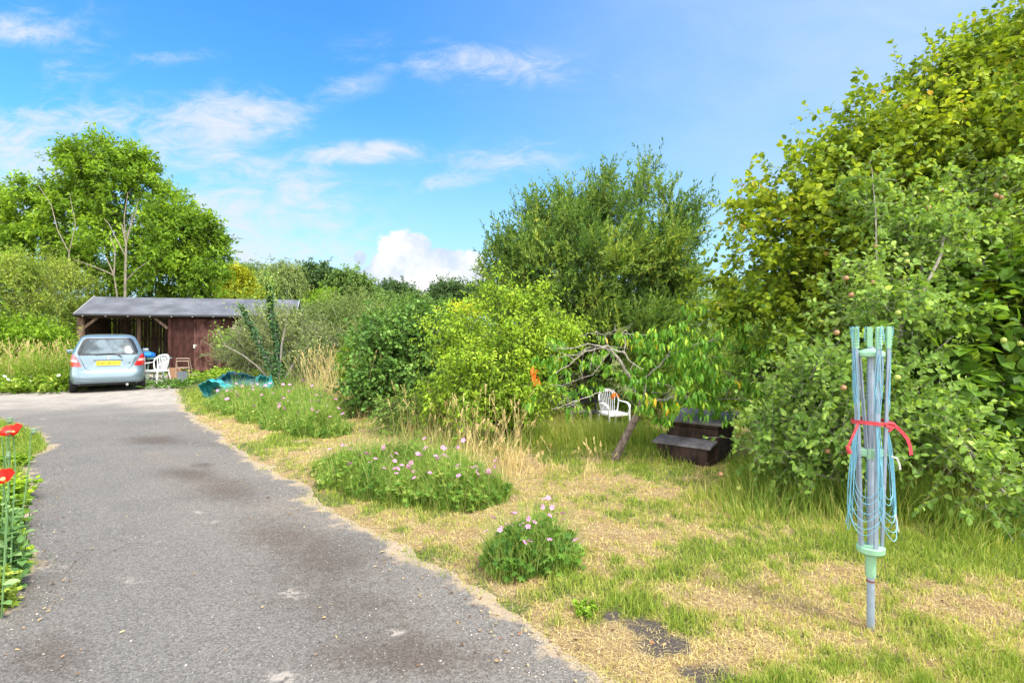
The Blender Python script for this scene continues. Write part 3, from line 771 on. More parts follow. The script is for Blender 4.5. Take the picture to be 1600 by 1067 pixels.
# things under and before the shed
tb = empty('garden_table', (-11.75, 18.3, 0), .2, 'green topped garden table in the shadow of the shed bay, behind the white chair', 'table')
b = MB(); b.lathe([(.0, .0), (.38, .0), (.40, .015), (.38, .03), (0, .03)], (0, 0, .70)); b.build('table_top', simple('faded_green', (.16, .27, .24), .5), tb)
for a in range(4): b = MB(); b.tube([(.28 * math.cos(a * 1.57 + .8), .28 * math.sin(a * 1.57 + .8), .70), (.36 * math.cos(a * 1.57 + .8), .42 * math.sin(a * 1.57 + .8), 0)], .02, 8); b.build('leg', simple('faded_green', (.16, .27, .24)), tb)
b = MB(); b.lathe([(.0, 0), (.15, .0), (.24, .05), (.25, .12), (.2, .16), (.1, .19), (0, .19)], (0, 0, 0), 12)
for i, (vx, vy, vz) in enumerate(b.v): b.v[i] = (vx * (1 + .15 * math.sin(i)), vy, vz * (1 + .2 * math.cos(i * 1.7)))
tag(b.build('folded_cover', simple('bright_blue_plastic', (.02, .17, .55), .4), None, smooth=True, loc=None), 'crumpled bright blue plastic cover lying on the green garden table', 'cover').location = (-12.0, 18.1, .735)

# folded wooden-framed stool leaning by the shed wall
sf = empty('step_stool', (-10.05 + .02, 16.75, 0), .1, 'pale wooden framed step stool with a grey panel standing between white chair and shed door', 'step stool'); sf.scale = (.8, .8, 1)
tan = simple('tan_painted_tube', (.42, .30, .22), .6)
b = MB()
b.tube([(-.26, 0, 0), (-.24, .0, .40), (-.22, .0, .70), (.22, .0, .70), (.24, 0, .40), (.26, 0, 0)], .017, 8)
b.build('frame', tan, sf, smooth=True)
b = MB(); b.tube([(-.24, .36, 0), (-.25, .12, .55), (-.24, .03, .78), (.24, .03, .78), (.25, .12, .55), (.24, .36, 0)], .015, 8); b.build('rear_frame', tan, sf, smooth=True)
b = MB(); b.box((0, .06, .50), (.40, .22, .025)); b.build('tread', tan, sf)
b = MB(); b.box((0, -.02, .20), (.36, .02, .38), (R(-6), 0, 0)); b.build('panel', simple('slate_grey_panel', (.15, .17, .20), .5), sf)
bd = MB(); bd.box((0, 0, .24), (.34, .03, .48), (R(-14), 0, R(15))); o = bd.build('board', simple('orange_brown_ply', (.30, .16, .09), .8)); o.location = (-10.5, 17.1, 0)
tag(o, 'short piece of orange brown board leaning behind the step stool', 'board')

# ================================================================ PLASTIC CHAIRS
whitepl = simple('white_garden_plastic', (.74, .74, .76), .38, .5, 0, .05)
def make_chair(label):
    t = empty('plastic_chair', (0, 0, 0), 0, label, 'garden chair', 'white moulded plastic armchairs')
    # front is -y
    b = MB(); nx, ny = 9, 7
    vs = []; 
    for j in range(ny):
        for i in range(nx):
            x = -1 + 2 * i / (nx - 1); y = -1 + 2 * j / (ny - 1)
            vs.append((x * (.235 - .02 * y), y * .21, .425 - .018 * (1 - x * x) * (1 - .3 * y) - (.03 if j == 0 else 0)))
    nv = len(vs); vs += [(p[0], p[1], p[2] - .014) for p in vs]; fs = []
    for j in range(ny - 1):
        for i in range(nx - 1):
            a = j * nx + i; fs.append((a, a + 1, a + nx + 1, a + nx)); fs.append((a + nv, a + nx + nv, a + nx + 1 + nv, a + 1 + nv))
    b.add(vs, fs); b.box((0, -.215, .40), (.47, .014, .045)); b.box((-.245, 0, .405), (.014, .42, .04)); b.box((.245, 0, .405), (.014, .42, .04)); b.box((0, .205, .41), (.40, .014, .04))
    b.build('seat', whitepl, t, smooth=True)
    def bp(x, z): return (x, .20 + (z - .42) * .26 + .0 - .10 * (abs(x) / .26) ** 2, z)
    arch = [(-.205, .42), (-.235, .55), (-.262, .66), (-.245, .76), (-.18, .845), (-.09, .885), (0, .895), (.09, .885), (.18, .845), (.245, .76), (.262, .66), (.235, .55), (.205, .42)]
    b = MB(); b.tube([bp(*p) for p in arch], .026, 8, flat=.45)
    b.tube([bp(-.2, .80), bp(-.1, .85), bp(0, .865), bp(.1, .85), bp(.2, .80)], .03, 8, flat=.4)
    for k in range(-4, 5):
        x0 = k * .036; x1 = k * .052; z1 = .86 - .010 * k * k * .42 - (.02 if abs(k) == 4 else 0)
        b.tube([bp(x0, .415), bp((x0 + x1) / 2, .64), bp(x1, z1)], [.010, .013, .015], 6, flat=.5)
    b.build('backrest', whitepl, t, smooth=True)
    for s in (-1, 1):
        b = MB(); b.tube([(s * .245, .16, .66), (s * .285, .06, .645), (s * .295, -.10, .635), (s * .285, -.21, .60), (s * .275, -.235, .54)], [.018, .028, .034, .03, .022], 8, flat=.45); b.build('armrest', whitepl, t, smooth=True)
        b = MB(); b.tube([(s * .275, -.235, .56), (s * .262, -.235, .42), (s * .275, -.27, .0)], [.022, .030, .018], 8, flat=.6); b.build('leg', whitepl, t, smooth=True)
        b = MB(); b.tube([(s * .22, .20, .44), (s * .235, .24, .25), (s * .255, .30, .0)], [.028, .024, .017], 8, flat=.6); b.build('leg', whitepl, t, smooth=True)
    return t
ch = make_chair('white plastic armchair with fanned slat back standing beside the parked car')
ch.location = (-10.85, 16.8, 0); ch.rotation_euler = (0, 0, R(-12))
c2 = copy_tree(ch)
c2['label'] = 'white plastic armchair half sunk in long grass behind the leaning tree trunk'
cy_ = 11.2; cx_ = (958 - 800) / F * cy_
c2.scale = (.92, .92, .95); c2.location = (cx_, cy_, gz1(cx_, cy_) - .02); c2.rotation_euler = (0, 0, R(24))
# dark folding chair next to it, small pale post
dk = empty('folding_chair', (1.42, 10.7, gz1(1.42, 10.7)), R(15), 'dark folding chair mostly hidden in leaves left of the white chair in the long grass', 'chair')
bl = simple('black_tube', (.015, .015, .017), .4)
for s in (-1, 1):
    b = MB(); b.tube([(s * .22, .16, 0), (s * .22, -.02, .42), (s * .22, .1, .88)], .014, 7); b.build('leg', bl, dk, smooth=True)
    b = MB(); b.tube([(s * .24, -.22, 0), (s * .24, .05, .62), (s * .24, -.22, .64)], .014, 7); b.build('leg', bl, dk, smooth=True)
b = MB(); b.box((0, -.05, .43), (.44, .40, .02)); b.build('seat', bl, dk)
b = MB(); b.box((0, .07, .74), (.46, .015, .30), (R(8), 0, 0)); b.build('backrest', bl, dk)
b = MB(); b.box((0, 0, .20), (.05, .05, .52)); b.box((.18, .0, .42), (.34, .03, .04)); b.box((.33, 0, .2), (.04, .04, .42))
o = b.build('timber_frame', simple('grey_timber', (.22, .19, .16), .85)); o.location = (1.05, 9.7, gz1(1.05, 9.7)); tag(o, 'low weathered timber frame in the grass left of the dark folding chair', 'timber frame')

# ================================================================ STEPPED WOODEN BOX
hv = empty('compost_bin', (0, 0, 0), 0, 'dark brown wooden compost bin with flat overhanging lid and lower step', 'compost bin')
hcy = 6.9; hcx = (1088 - 800) / F * hcy
hv.location = (hcx, hcy, gz1(hcx, hcy)); hv.rotation_euler = (0, 0, R(-40)); hv.scale = (.9, .9, 1)
bx = barkmat('dark_creosoted_boards', (.020, .012, .010), (.060, .036, .030), 8)
top = barkmat('weathered_lid', (.10, .09, .10), (.22, .20, .22), 7)
b = MB(); b.box((.02, .10, .20), (.70, .62, .40)); b.box((-.05, -.05, -.05), (.8, .8, .2)); lower = b.build('lower_body', bx, hv, bevel=.008)
b = MB(); z = .05
while z < .46: b.box((.02, .10, z + .03), (.715, .635, .062)); z += .072
b.build('side_boards', bx, hv, bevel=.004)
b = MB(); b.box((.02, .12, .495), (.84, .74, .035), (R(5), R(0), 0)); b.build('lid', top, hv, bevel=.006)
b = MB(); b.box((-.03, -.33, .235), (.80, .30, .03), (R(10), 0, 0)); b.build('step', top, hv, bevel=.006)
b = MB(); b.box((-.03, -.32, .09), (.70, .24, .24)); b.build('step_body', bx, hv, bevel=.006)

# ================================================================ TEAL SACKS
def sack(label, loc, rz, wd, ht, dp, seed, col, mouth=True):
    g = np.random.default_rng(seed); n, mm = 90, 26; V = []; 
    for j in range(mm):
        t = j / (mm - 1)
        for i in range(n):
            a = 2 * math.pi * i / n
            r = 1 - .12 * t + .06 * math.sin(13 * a + 4 * t) * t + .14 + .30 * (float(fbm(a * 1.5 + seed, t * 2.2, 1.6, 3, seed)) - .5) * math.sin(3 * a + seed) * t + .07 * math.sin(7 * a + 2 * t * 3 + seed)
            zz_ = t + .16 * (float(fbm(a * 2.0, t * 2, 2.0, 2, seed + 9)) - .5) + .10 * math.sin(2 * a + seed * 2) * t - .35 * t * max(0, math.cos(a - 4.4))
            V.append((math.cos(a) * wd * r, math.sin(a) * dp * r + .04 * math.sin(9 * t + a), zz_ * ht))
    Q = [(j * n + i, j * n + (i + 1) % n, (j + 1) * n + (i + 1) % n, (j + 1) * n + i) for j in range(mm - 1) for i in range(n)]
    mt, gg_ = newmat('woven_teal')
    ob = gg_.n('ShaderNodeTexCoord').outputs['Object']
    nz_ = gg_.noise(ob, 5, 4, .6)
    gg_.set(gg_.out.inputs[0], pbsdf(gg_, gg_.mix(nz_, tuple(x * .6 for x in col), tuple(min(1, x * 1.4) for x in col)), .5, .4, 0, gg_.noise(ob, 9, 5, .6), .6, .05))
    o = npmesh('garden_sack', np.array(V), np.array(Q), mt, None, smooth=True)
    so_ = o.modifiers.new('thick', 'SOLIDIFY'); so_.thickness = .008
    o.location = loc; o.rotation_euler = rz
    return tag(o, label, 'garden sack', 'teal woven garden sacks')
sack('slumped teal garden sack with its open mouth facing the driveway', (-6.75, 13.0, .10), (R(66), 0, R(-24)), .36, .50, .20, 2, (.03, .27, .30))
sack('dark teal garden sack standing behind the slumped one', (-6.95, 14.0, .0), (R(10), R(4), R(10)), .44, .48, .22, 5, (.006, .085, .12))
sack('small bright teal garden sack folded at the foot of the ivy stems', (-6.1, 13.5, .0), (R(16), R(-8), R(60)), .20, .52, .10, 8, (.02, .26, .28))

# ================================================================ CAR
paint, g = newmat('silver_blue_paint')
o_ = g.n('ShaderNodeTexCoord').outputs['Object']
s_ = pbsdf(g, g.mix(g.noise(o_, 3, 3), (.17, .235, .285), (.195, .27, .32)), .30, .5, .5)
s_.node.inputs['Coat Weight'].default_value = .8; s_.node.inputs['Coat Roughness'].default_value = .05
g.set(g.out.inputs[0], s_)
glass, g = newmat('tinted_glass')
o_ = g.n('ShaderNodeTexCoord').outputs['Object']
s_ = pbsdf(g, g.mix(g.rng(g.noise(o_, 3.2, 3, .5), .4, .62), (.04, .055, .065), (.12, .16, .19)), .12, .35)
g.set(g.out.inputs[0], s_)
black = simple('black_plastic', (.018, .018, .02), .45); rubber = simple('tyre_rubber', (.02, .02, .02), .8, .2)
redl = simple('red_lens', (.55, .012, .02), .12, .7, 0, .1, 30, 1.0); clearl = simple('clear_lens', (.70, .45, .45), .12, .7, 0, .1, 60, 1.0)
car = empty('car', (-10.52, 14.35, 0), 0, 'silver blue small hatchback parked with its rear to the driveway in front of the shed', 'car')
fw = Vector((-.585, .81, 0)).normalized(); car.rotation_euler = (0, 0, math.atan2(fw.y, fw.x) - math.pi / 2)
car.scale = (1, 1, 1)
LV = [(.225, .16, 3.62, .72), (.24, .06, 3.74, .79), (.29, .01, 3.81, .825), (.40, .0, 3.83, .837), (.52, .01, 3.83, .84), (.575, .045, 3.82, .838), (.62, .075, 3.81, .838), (.75, .085, 3.76, .838), (.86, .09, 3.55, .832), (.95, .10, 3.2, .815),
      (1.0, .115, 2.98, .795), (1.06, .145, 2.85, .772), (1.20, .225, 2.55, .715), (1.34, .315, 2.28, .655), (1.43, .38, 2.1, .605), (1.475, .43, 2.0, .565), (1.50, .50, 1.92, .52), (1.522, .66, 1.75, .42), (1.53, .9, 1.5, .25)]
LVa = np.array(LV); NP_ = 7.0
def back(x, z):
    y0 = np.interp(z, LVa[:, 0], LVa[:, 1]); y1 = np.interp(z, LVa[:, 0], LVa[:, 2]); wd = np.interp(z, LVa[:, 0], LVa[:, 3])
    Lh = (y1 - y0) / 2; a = np.clip(np.abs(x) / wd, 0, 1)
    return (y0 + y1) / 2 - Lh * (1 - a ** NP_) ** (1 / NP_), wd
n = 240; V = []
for z, y0, y1, wd in LV:
    for i in range(n):
        a = 2 * math.pi * i / n; c_, s_ = math.cos(a), math.sin(a)
        V.append((wd * math.copysign(abs(c_) ** (2 / NP_), c_), (y0 + y1) / 2 + (y1 - y0) / 2 * math.copysign(abs(s_) ** (2 / NP_), s_), z))
b = MB(); fs = [(j * n + i, j * n + (i + 1) % n, (j + 1) * n + (i + 1) % n, (j + 1) * n + i) for j in range(len(LV) - 1) for i in range(n)]
fs += [tuple(range((len(LV) - 1) * n, len(LV) * n)), tuple(reversed(range(n)))]
b.add(V, fs); body = b.build('body', paint, car, smooth=True, angle=60)
def panel(name, z0, z1, xl, xr, off, mat, parent, nx=14, nz=10, th=.006, lab=None):
    vs = []
    for j in range(nz + 1):
        z = z0 + (z1 - z0) * j / nz; a, b_ = xl(z), xr(z)
        for i in range(nx + 1):
            x = a + (b_ - a) * i / nx; y, wd = back(x, z); vs.append((x, y - off, z))
    mb = MB(); mb.add(vs, [(j * (nx + 1) + i, j * (nx + 1) + i + 1, (j + 1) * (nx + 1) + i + 1, (j + 1) * (nx + 1) + i) for j in range(nz) for i in range(nx)])
    o = mb.build(name, mat, parent, smooth=True)
    if lab: o['label'] = lab
    return o
ip = lambda zs, xs: (lambda z: float(np.interp(z, zs, xs)))
W1 = ip([.985, 1.05, 1.22, 1.38, 1.425], [.615, .655, .60, .535, .47])
rw = panel('rear_window', .985, 1.425, lambda z: -W1(z), W1, .006, simple('dark_window_band', (.02, .022, .025), .12, .6), body, 24)
W2 = ip([1.025, 1.08, 1.22, 1.34, 1.385], [.50, .55, .51, .46, .40])
panel('pane', 1.025, 1.385, lambda z: -W2(z), W2, .010, glass, rw, 24)
for s in (-1, 1):
    inn = ip([.70, .98, 1.035], [.555, .70, .76]); out = ip([.70, .86, 1.035], [.829, .826, .779])
    a_, b_ = (lambda z: -out(z), lambda z: -inn(z)) if s < 0 else (inn, out)
    tl_ = panel('tail_light', .70, 1.035, a_, b_, .012, redl, body)
    in2 = lambda z: inn(z) + .015
    a_, b_ = (lambda z: -out(z) + .015, lambda z: -in2(z)) if s < 0 else (in2, lambda z: out(z) - .015)
    panel('lens', .815, .885, a_, b_, .017, clearl, tl_)
platm, g = newmat('yellow_plate')
o_ = g.n('ShaderNodeTexCoord').outputs['Object']
so2 = g.n('ShaderNodeSeparateXYZ'); g.set(so2.inputs[0], o_)
bl_ = g.math('MULTIPLY', g.rng(g.noise(g.vmap(o_, (0.9, 0, 0), scale=(1, .0, .15)), 16, 1, .4), .46, .58), g.rng(g.math('ABSOLUTE', g.math('SUBTRACT', so2.outputs[2], .775)), .045, .02))
g.set(g.out.inputs[0], pbsdf(g, g.mix(bl_, (.72, .52, .03), (.30, .19, .03)), .4))
b = MB(); b.box((0, .062, .775), (.52, .012, .112)); pl = b.build('number_plate', platm, body, bevel=.003); pl['label'] = 'yellow rear number plate with blurred brown lettering'
panel('plate_recess', .70, .86, lambda z: -.31, lambda z: .31, .002, simple('pale_recess', (.30, .40, .45), .4, .5, .4), body)  # panel behind the plate, a paler blue grey than the body
b = MB(); b.box((0, .070, .855), (.62, .03, .018)); b.build('garnish', simple('dark_strip', (.10, .13, .15), .3), body)
# tailgate shut line
pts = []
for x, z in [(-.60, .93), (-.54, .80), (-.50, .68), (-.46, .63), (-.38, .605), (0, .60), (.38, .605), (.46, .63), (.50, .68), (.54, .80), (.60, .93)]:
    pts.append((x, back(x, z)[0] - .001, z))
b = MB(); b.tube(pts, .006, 6); b.build('shut_line', black, body, smooth=True)
pts = [(x, back(x, .585)[0] - .001, .582) for x in np.linspace(-.82, .82, 30)]
b = MB(); b.tube(pts, .005, 6); b.build('bumper_seam', simple('seam_grey', (.14, .18, .2), .5), body, smooth=True)
for s in (-1, 1):
    pts = [(s * x, back(s * x, z)[0] - .004, z) for x, z in ((.35, .325), (.55, .335), (.70, .35), (.80, .372))]
    b = MB(); b.tube(pts, [.006, .014, .018, .012], 6, flat=.6); b.build('bumper_crease', paint, body, smooth=True)
panel('lower_valance', .23, .262, lambda z: -.66, lambda z: .66, .006, black, body)
b = MB(); b.tube([(.15, .05, .245), (.15, .012, .245)], .018, 10); b.build('tow_cover', black, body)
b = MB(); b.tube([(.40, .30, .21), (.40, .03, .205)], .032, 12); b.build('exhaust', steel, car, smooth=True)
wp = [(-.28, back(-.28, 1.0)[0] - .025, .992), (.0, back(0, 1.03)[0] - .03, 1.025), (.16, back(.16, 1.02)[0] - .03, 1.012), (.24, back(.24, .96)[0] - .02, .962), (.29, back(.29, .92)[0] - .01, .915)]
b = MB(); b.tube(wp, [.007, .010, .012, .014, .012], 6); b.build('wiper', black, body, smooth=True)
b = MB(); ring = [(.036 * math.cos(a), back(0, .925)[0] - .010, .925 + .028 * math.sin(a)) for a in np.linspace(0, 2 * math.pi, 17)[:-1]]; b.tube(ring, .006, 6, closed=True)
b.bar((-.014, back(0, .925)[0] - .010, .942), (-.017, back(0, .925)[0] - .010, .908), .006, .006, (0, 1, 0)); b.bar((.014, back(0, .925)[0] - .010, .942), (.017, back(0, .925)[0] - .010, .908), .006, .006, (0, 1, 0)); b.bar((-.016, back(0, .925)[0] - .010, .924), (.016, back(0, .925)[0] - .010, .924), .007, .006, (0, 1, 0))
b.build('badge', simple('chrome', (.7, .72, .74), .15, .5, .9), body, smooth=True)
b = MB(); b.tube([(.45, back(.45, .77)[0] - .006, .775), (.45, back(.45, .77)[0], .775)], .018, 10); b.build('lock', black, body)
for s in (-1, 1):  # side windows, mirrors
    mb = MB(); vs = []
    for z, ya, yb in ((1.03, .75, 2.72), (1.20, .85, 2.45), (1.40, .95, 2.1)):
        wd = np.interp(z, LVa[:, 0], LVa[:, 3])
        for yq in (ya, yb): vs.append((s * (wd + .003), yq, z))
    mb.add(vs, [(0, 1, 3, 2), (2, 3, 5, 4)]); mb.build('side_window', glass, body)
    mb = MB(); mb.box((s * .90, 2.45, 1.03), (.17, .07, .12)); mb.build('wing_mirror', paint, body, bevel=.03, smooth=True)
b = MB(); b.box((0, 1.9, .27), (1.30, 3.3, .16)); b.build('underbody', black, car)
for s in (-1, 1):
    for y in (.60, 3.05):
        b = MB(); b.lathe([(.17, -.085), (.27, -.085), (.288, -.06), (.292, 0), (.288, .06), (.27, .085), (.17, .085)], (0, 0, 0), 32)
        wv = [(p[2] + s * .735, p[0] + y, p[1] + .292) for p in b.v]; b.v = wv; whl = b.build('wheel', rubber, car, smooth=True)
        b = MB(); b.lathe([(.04, -.05), (.17, -.06), (.18, .02), (.17, .07), (.04, .06)], (0, 0, 0), 24); b.v = [(p[2] * s + s * .745, p[0] + y, p[1] + .292) for p in b.v]; b.build('rim', steel, whl, smooth=True)

# ================================================================ ROTARY DRYER
DYy = 2.95; DXx = (1360.5 - 800) / F * DYy
dz0 = gz1(DXx, DYy)
dr = empty('rotary_clothes_dryer', (DXx, DYy, 0), R(0), 'folded rotary clothes dryer with pale blue lines standing on the dry lawn', 'clothes dryer')
alu = simple('blue_grey_aluminium', (.27, .33, .41), .42, .5, .25, .08, 20); mint = simple('mint_green_plastic', (.25, .46, .30), .5, .4, 0, .08)
cord = simple('pale_blue_cord', (.17, .42, .54), .5, .4, 0, .06); redm = simple('faded_red_webbing', (.50, .060, .075), .75, .2, 0, .2, 40)
b = MB(); b.tube([(0, 0, dz0 - .1), (0, 0, .42)], .019, 16); b.build('pole', alu, dr, smooth=True)
b = MB(); b.tube([(0, 0, .42), (0, 0, 1.52)], .0165, 14); b.build('mast', alu, dr, smooth=True)
b = MB(); b.tube([(0, 0, .262), (0, 0, .272)], .0215, 16); b.build('pole_ring', simple('rusty_clip', (.18, .06, .04), .6), dr, smooth=True)
b = MB(); b.lathe([(.0, 0), (.023, 0), (.025, .01), (.026, .12), (.03, .125), (0, .125)], (0, 0, .29)); b.build('sleeve', mint, dr, smooth=True)
b = MB(); b.lathe([(0, 0), (.03, 0), (.058, .012), (.066, .02), (.068, .045), (.060, .05), (.03, .055), (0, .055)], (0, 0, .405)); b.build('lower_hub', mint, dr, smooth=True)
b = MB(); b.lathe([(0, 0), (.060, 0), (.066, .006), (.066, .022), (.055, .032), (.02, .044), (0, .044)], (0, 0, 1.465)); b.build('upper_hub', mint, dr, smooth=True)
b = MB(); b.tube([(0, 0, .92), (0, 0, .975)], .024, 14); b.build('slider', mint, dr, smooth=True)
AZ = [R(200), R(262), R(300), R(350), R(90)]
AZ = [R(183), R(262), R(342), R(60), R(122)]
arms = []
armz0, armz1 = .44, 1.56
for i, a in enumerate(AZ):
    r0_, r1_ = (.052, .083)
    p0 = Vector((r0_ * math.cos(a), r0_ * math.sin(a), armz0)); p1 = Vector((r1_ * math.cos(a), r1_ * math.sin(a), armz1)); arms.append((p0, p1, a))
    b = MB(); b.bar(p0, p1, .020, .015, (math.cos(a), math.sin(a), 0)); arm = b.build('arm', alu, dr, bevel=.002)
    b = MB(); q0 = p0 + (p1 - p0) * .955; q1 = p1 + Vector((0, 0, .065)); b.bar(q0, q1, .026, .020, (math.cos(a), math.sin(a), 0))
    for k in range(6):
        q = q0 + (q1 - q0) * (.2 + .14 * k); tng = Vector((-math.sin(a), math.cos(a), 0)); b.box(q + tng * .016, (.009, .009, .006)); b.box(q + Vector((math.cos(a), math.sin(a), 0)) * .011, (.012, .012, .006))
    b.build('arm_cap', mint, arm, bevel=.002)
    # stay clipped to the slider
    b = MB(); b.bar(Vector((0, 0, .95)), p0 + (p1 - p0) * .46, .016, .040, (0, 0, 1)); b.build('stay_bracket', mint, dr, bevel=.002)
    b = MB(); b.bar(Vector((.02 * math.cos(a + .3), .02 * math.sin(a + .3), .94)), p0 + (p1 - p0) * .93 + Vector((-.02 * math.cos(a), -.02 * math.sin(a), 0)), .010, .008, (math.cos(a), math.sin(a), 0)); b.build('stay', alu, dr)
gd = np.random.default_rng(12)
def armpt(i, z):
    p0, p1, a = arms[i]; t = (z - armz0) / (armz1 - armz0); p = p0 + (p1 - p0) * t
    return p + Vector((math.cos(a), math.sin(a), 0)) * .012
lines = MB()
for sct in range(len(AZ)):
    i, j = sct, (sct + 1) % len(AZ)
    a0, a1 = AZ[i], AZ[j] + (2 * math.pi if AZ[j] < AZ[i] else 0)
    if sct == 0: a0, a1 = AZ[0], AZ[1]
    for k in range(7 if sct < 2 else 3):
        zs = 1.60 - .11 * k - gd.uniform(0, .03); zb = .525 + .040 * k + gd.uniform(-.012, .012)
        am = (a0 + a1) / 2 + gd.uniform(-.06, .06); spread = (a1 - a0) * (.42 + .10 * gd.random())
        rb = .112 - .006 * k * .6 + gd.uniform(-.008, .010)
        if zb > zs - .2: continue
        def side(sg):
            A = armpt(i if sg < 0 else j, min(zs, 1.60)); aa = am + sg * spread
            pts = [A + Vector((0, 0, .0))]
            top = min(zs - .04, 1.5)
            if zs > 1.2:
                pts.append(Vector((.085 * math.cos(aa - sg * .1), .085 * math.sin(aa - sg * .1), (zs + 1.14) / 2)))
                pts.append(Vector((.074 * math.cos(aa), .074 * math.sin(aa), 1.13)))
            pts.append(Vector(((rb - .016) * math.cos(aa + sg * .05), (rb - .016) * math.sin(aa + sg * .05), .95 if zs > 1.0 else zs - .1)))
            pts.append(Vector((rb * math.cos(aa + sg * .10), rb * math.sin(aa + sg * .10), zb + .16)))
            pts.append(Vector((rb * math.cos(aa + sg * .02), rb * math.sin(aa + sg * .02), zb + .07)))
            pts.append(Vector((rb * .99 * math.cos(aa - sg * spread * .45), rb * .99 * math.sin(aa - sg * spread * .45), zb + .018)))
            return pts
        P0 = side(-1); P1 = side(1)
        ctrl = P0 + [Vector((rb * .98 * math.cos(am), rb * .98 * math.sin(am), zb))] + P1[::-1]
        # smooth (Catmull-Rom)
        sm = []
        for q in range(len(ctrl) - 1):
            pa, pb, pc, pd = ctrl[max(q - 1, 0)], ctrl[q], ctrl[q + 1], ctrl[min(q + 2, len(ctrl) - 1)]
            for t in (0, .25, .5, .75):
                sm.append(.5 * ((2 * pb) + (pc - pa) * t + (2 * pa - 5 * pb + 4 * pc - pd) * t * t + (3 * pb - pa - 3 * pc + pd) * t ** 3))
        sm.append(ctrl[-1]); lines.tube(sm, .0018, 5)
# short loops through the caps
for (p0, p1, a) in arms:
    for k in range(2):
        q = p1 + Vector((0, 0, .055 - .02 * k)); sm = [q + Vector((math.cos(a) * .014, math.sin(a) * .014, -.03)), q + Vector((math.cos(a) * .022, math.sin(a) * .022, .008)), q + Vector((-math.sin(a) * .02, math.cos(a) * .02, .012)), q + Vector((-math.sin(a) * .026, math.cos(a) * .026, -.05))]
        lines.tube(sm, .0021, 5)
lines.build('washing_line', cord, dr, smooth=True)
st = MB(); zc = 1.118
def ribbon(mb, pts, wd, th=.003, nrm=None):
    vs = []; n_ = len(pts)
    for i, p in enumerate(pts):
        p = Vector(p); d = (Vector(pts[min(i + 1, n_ - 1)]) - Vector(pts[max(i - 1, 0)])).normalized()
        s_ = d.cross(Vector(nrm[i] if isinstance(nrm, list) else nrm)).normalized() * wd / 2; t_ = s_.cross(d).normalized() * th / 2
        vs += [p - s_ - t_, p + s_ - t_, p + s_ + t_, p - s_ + t_]
    fs = []
    for i in range(n_ - 1):
        for k in range(4): fs.append((i * 4 + k, i * 4 + (k + 1) % 4, i * 4 + 4 + (k + 1) % 4, i * 4 + 4 + k))
    fs += [(3, 2, 1, 0), tuple(range((n_ - 1) * 4, n_ * 4))]; mb.add(vs, fs)
angs = np.linspace(0, 2 * math.pi, 33)
ribbon(st, [((.089) * math.cos(a), .089 * math.sin(a), zc + .004 * math.sin(2 * a)) for a in angs], .020, .003, [(math.cos(a), math.sin(a), 0) for a in angs])
strap = empty('tie_strap', (DXx, DYy, 0), 0, 'faded red strap knotted round the folded clothes dryer, ends hanging down', 'strap')
st.build('band', redm, strap)
b = MB()
for k in range(5):
    a = k * 1.25; b.tube([(.030 + .012 * math.cos(a), -.098 + .004 * k * .5, zc + .018 * math.sin(a) - .004), (.040 + .02 * math.cos(a + 1), -.106, zc + .014 * math.sin(a + 1) - .004), (.046 + .014 * math.cos(a + 2.2), -.1, zc + .02 * math.sin(a + 2.2) - .006)], [.007, .010, .007], 7, flat=.6)
b.tube([(.035, -.10, zc), (.032, -.108, zc - .02), (.022, -.11, zc - .036)], [.009, .010, .008], 7, flat=.6)
b.build('knot', redm, strap, smooth=True)
b = MB(); ribbon(b, [(-.085, -.03, zc - .004), (-.100, -.04, zc - .022), (-.118, -.045, zc - .055), (-.137, -.05, zc - .090), (-.152, -.05, zc - .125)], .013, .003, (0, 1, .2)); b.tube([(-.156, -.05, zc - .12), (-.152, -.052, zc - .14), (-.143, -.05, zc - .155), (-.155, -.05, zc - .158)], [.008, .011, .012, .007], 7); b.build('tail', redm, strap)
b = MB(); ribbon(b, [(.085, -.03, zc - .0), (.108, -.045, zc - .022), (.135, -.05, zc - .050), (.162, -.05, zc - .085), (.176, -.05, zc - .125), (.180, -.05, zc - .168)], .018, .003, (0, 1, .2)); b.build('tail', redm, strap)
wt_ = simple('faded_white_tag', (.40, .42, .38), .7)
b = MB(); ribbon(b, [(.098, -.05, .64), (.104, -.052, .60), (.108, -.05, .57), (.116, -.05, .545)], .010, .001, (0, 1, 0)); b.build('label_tag', wt_, dr)
b = MB(); ribbon(b, [(.045, -.095, .955), (.072, -.10, .945), (.085, -.10, .91), (.088, -.10, .885)], .011, .001, (0, 1, .1)); b.build('label_tag', wt_, dr)
# ================================================================ VEGETATION
G = lambda *s: s
lm_hazel = leafmat('hazel_leaf', [(0, (.028, .065, .010)), (.35, (.088, .132, .011)), (.7, (.168, .215, .016)), (.93, (.235, .265, .022)), (1, (.26, .18, .05))], .42, .5, .3)
lm_apple = leafmat('apple_leaf', [(0, (.040, .085, .018)), (.5, (.110, .180, .034)), (.85, (.20, .28, .06)), (1, (.29, .34, .11))], .42, .5, .3)
lm_broad = leafmat('broad_leaf', [(0, (.022, .055, .008)), (.5, (.062, .12, .012)), (.85, (.12, .19, .020)), (1, (.19, .26, .03))], .40, .42, .4)
lm_willow = leafmat('willow_leaf', [(0, (.030, .068, .016)), (.5, (.072, .13, .026)), (.85, (.14, .20, .036)), (1, (.24, .26, .04))], .34, .45, .35)
lm_bright = leafmat('bright_leaf', [(0, (.055, .10, .010)), (.4, (.13, .21, .018)), (.8, (.23, .32, .028)), (1, (.32, .39, .04))], .45, .45, .35)
lm_dark = leafmat('dark_leaf', [(0, (.026, .065, .014)), (.5, (.065, .130, .024)), (.9, (.115, .20, .04)), (1, (.17, .25, .06))], .32, .4, .45)
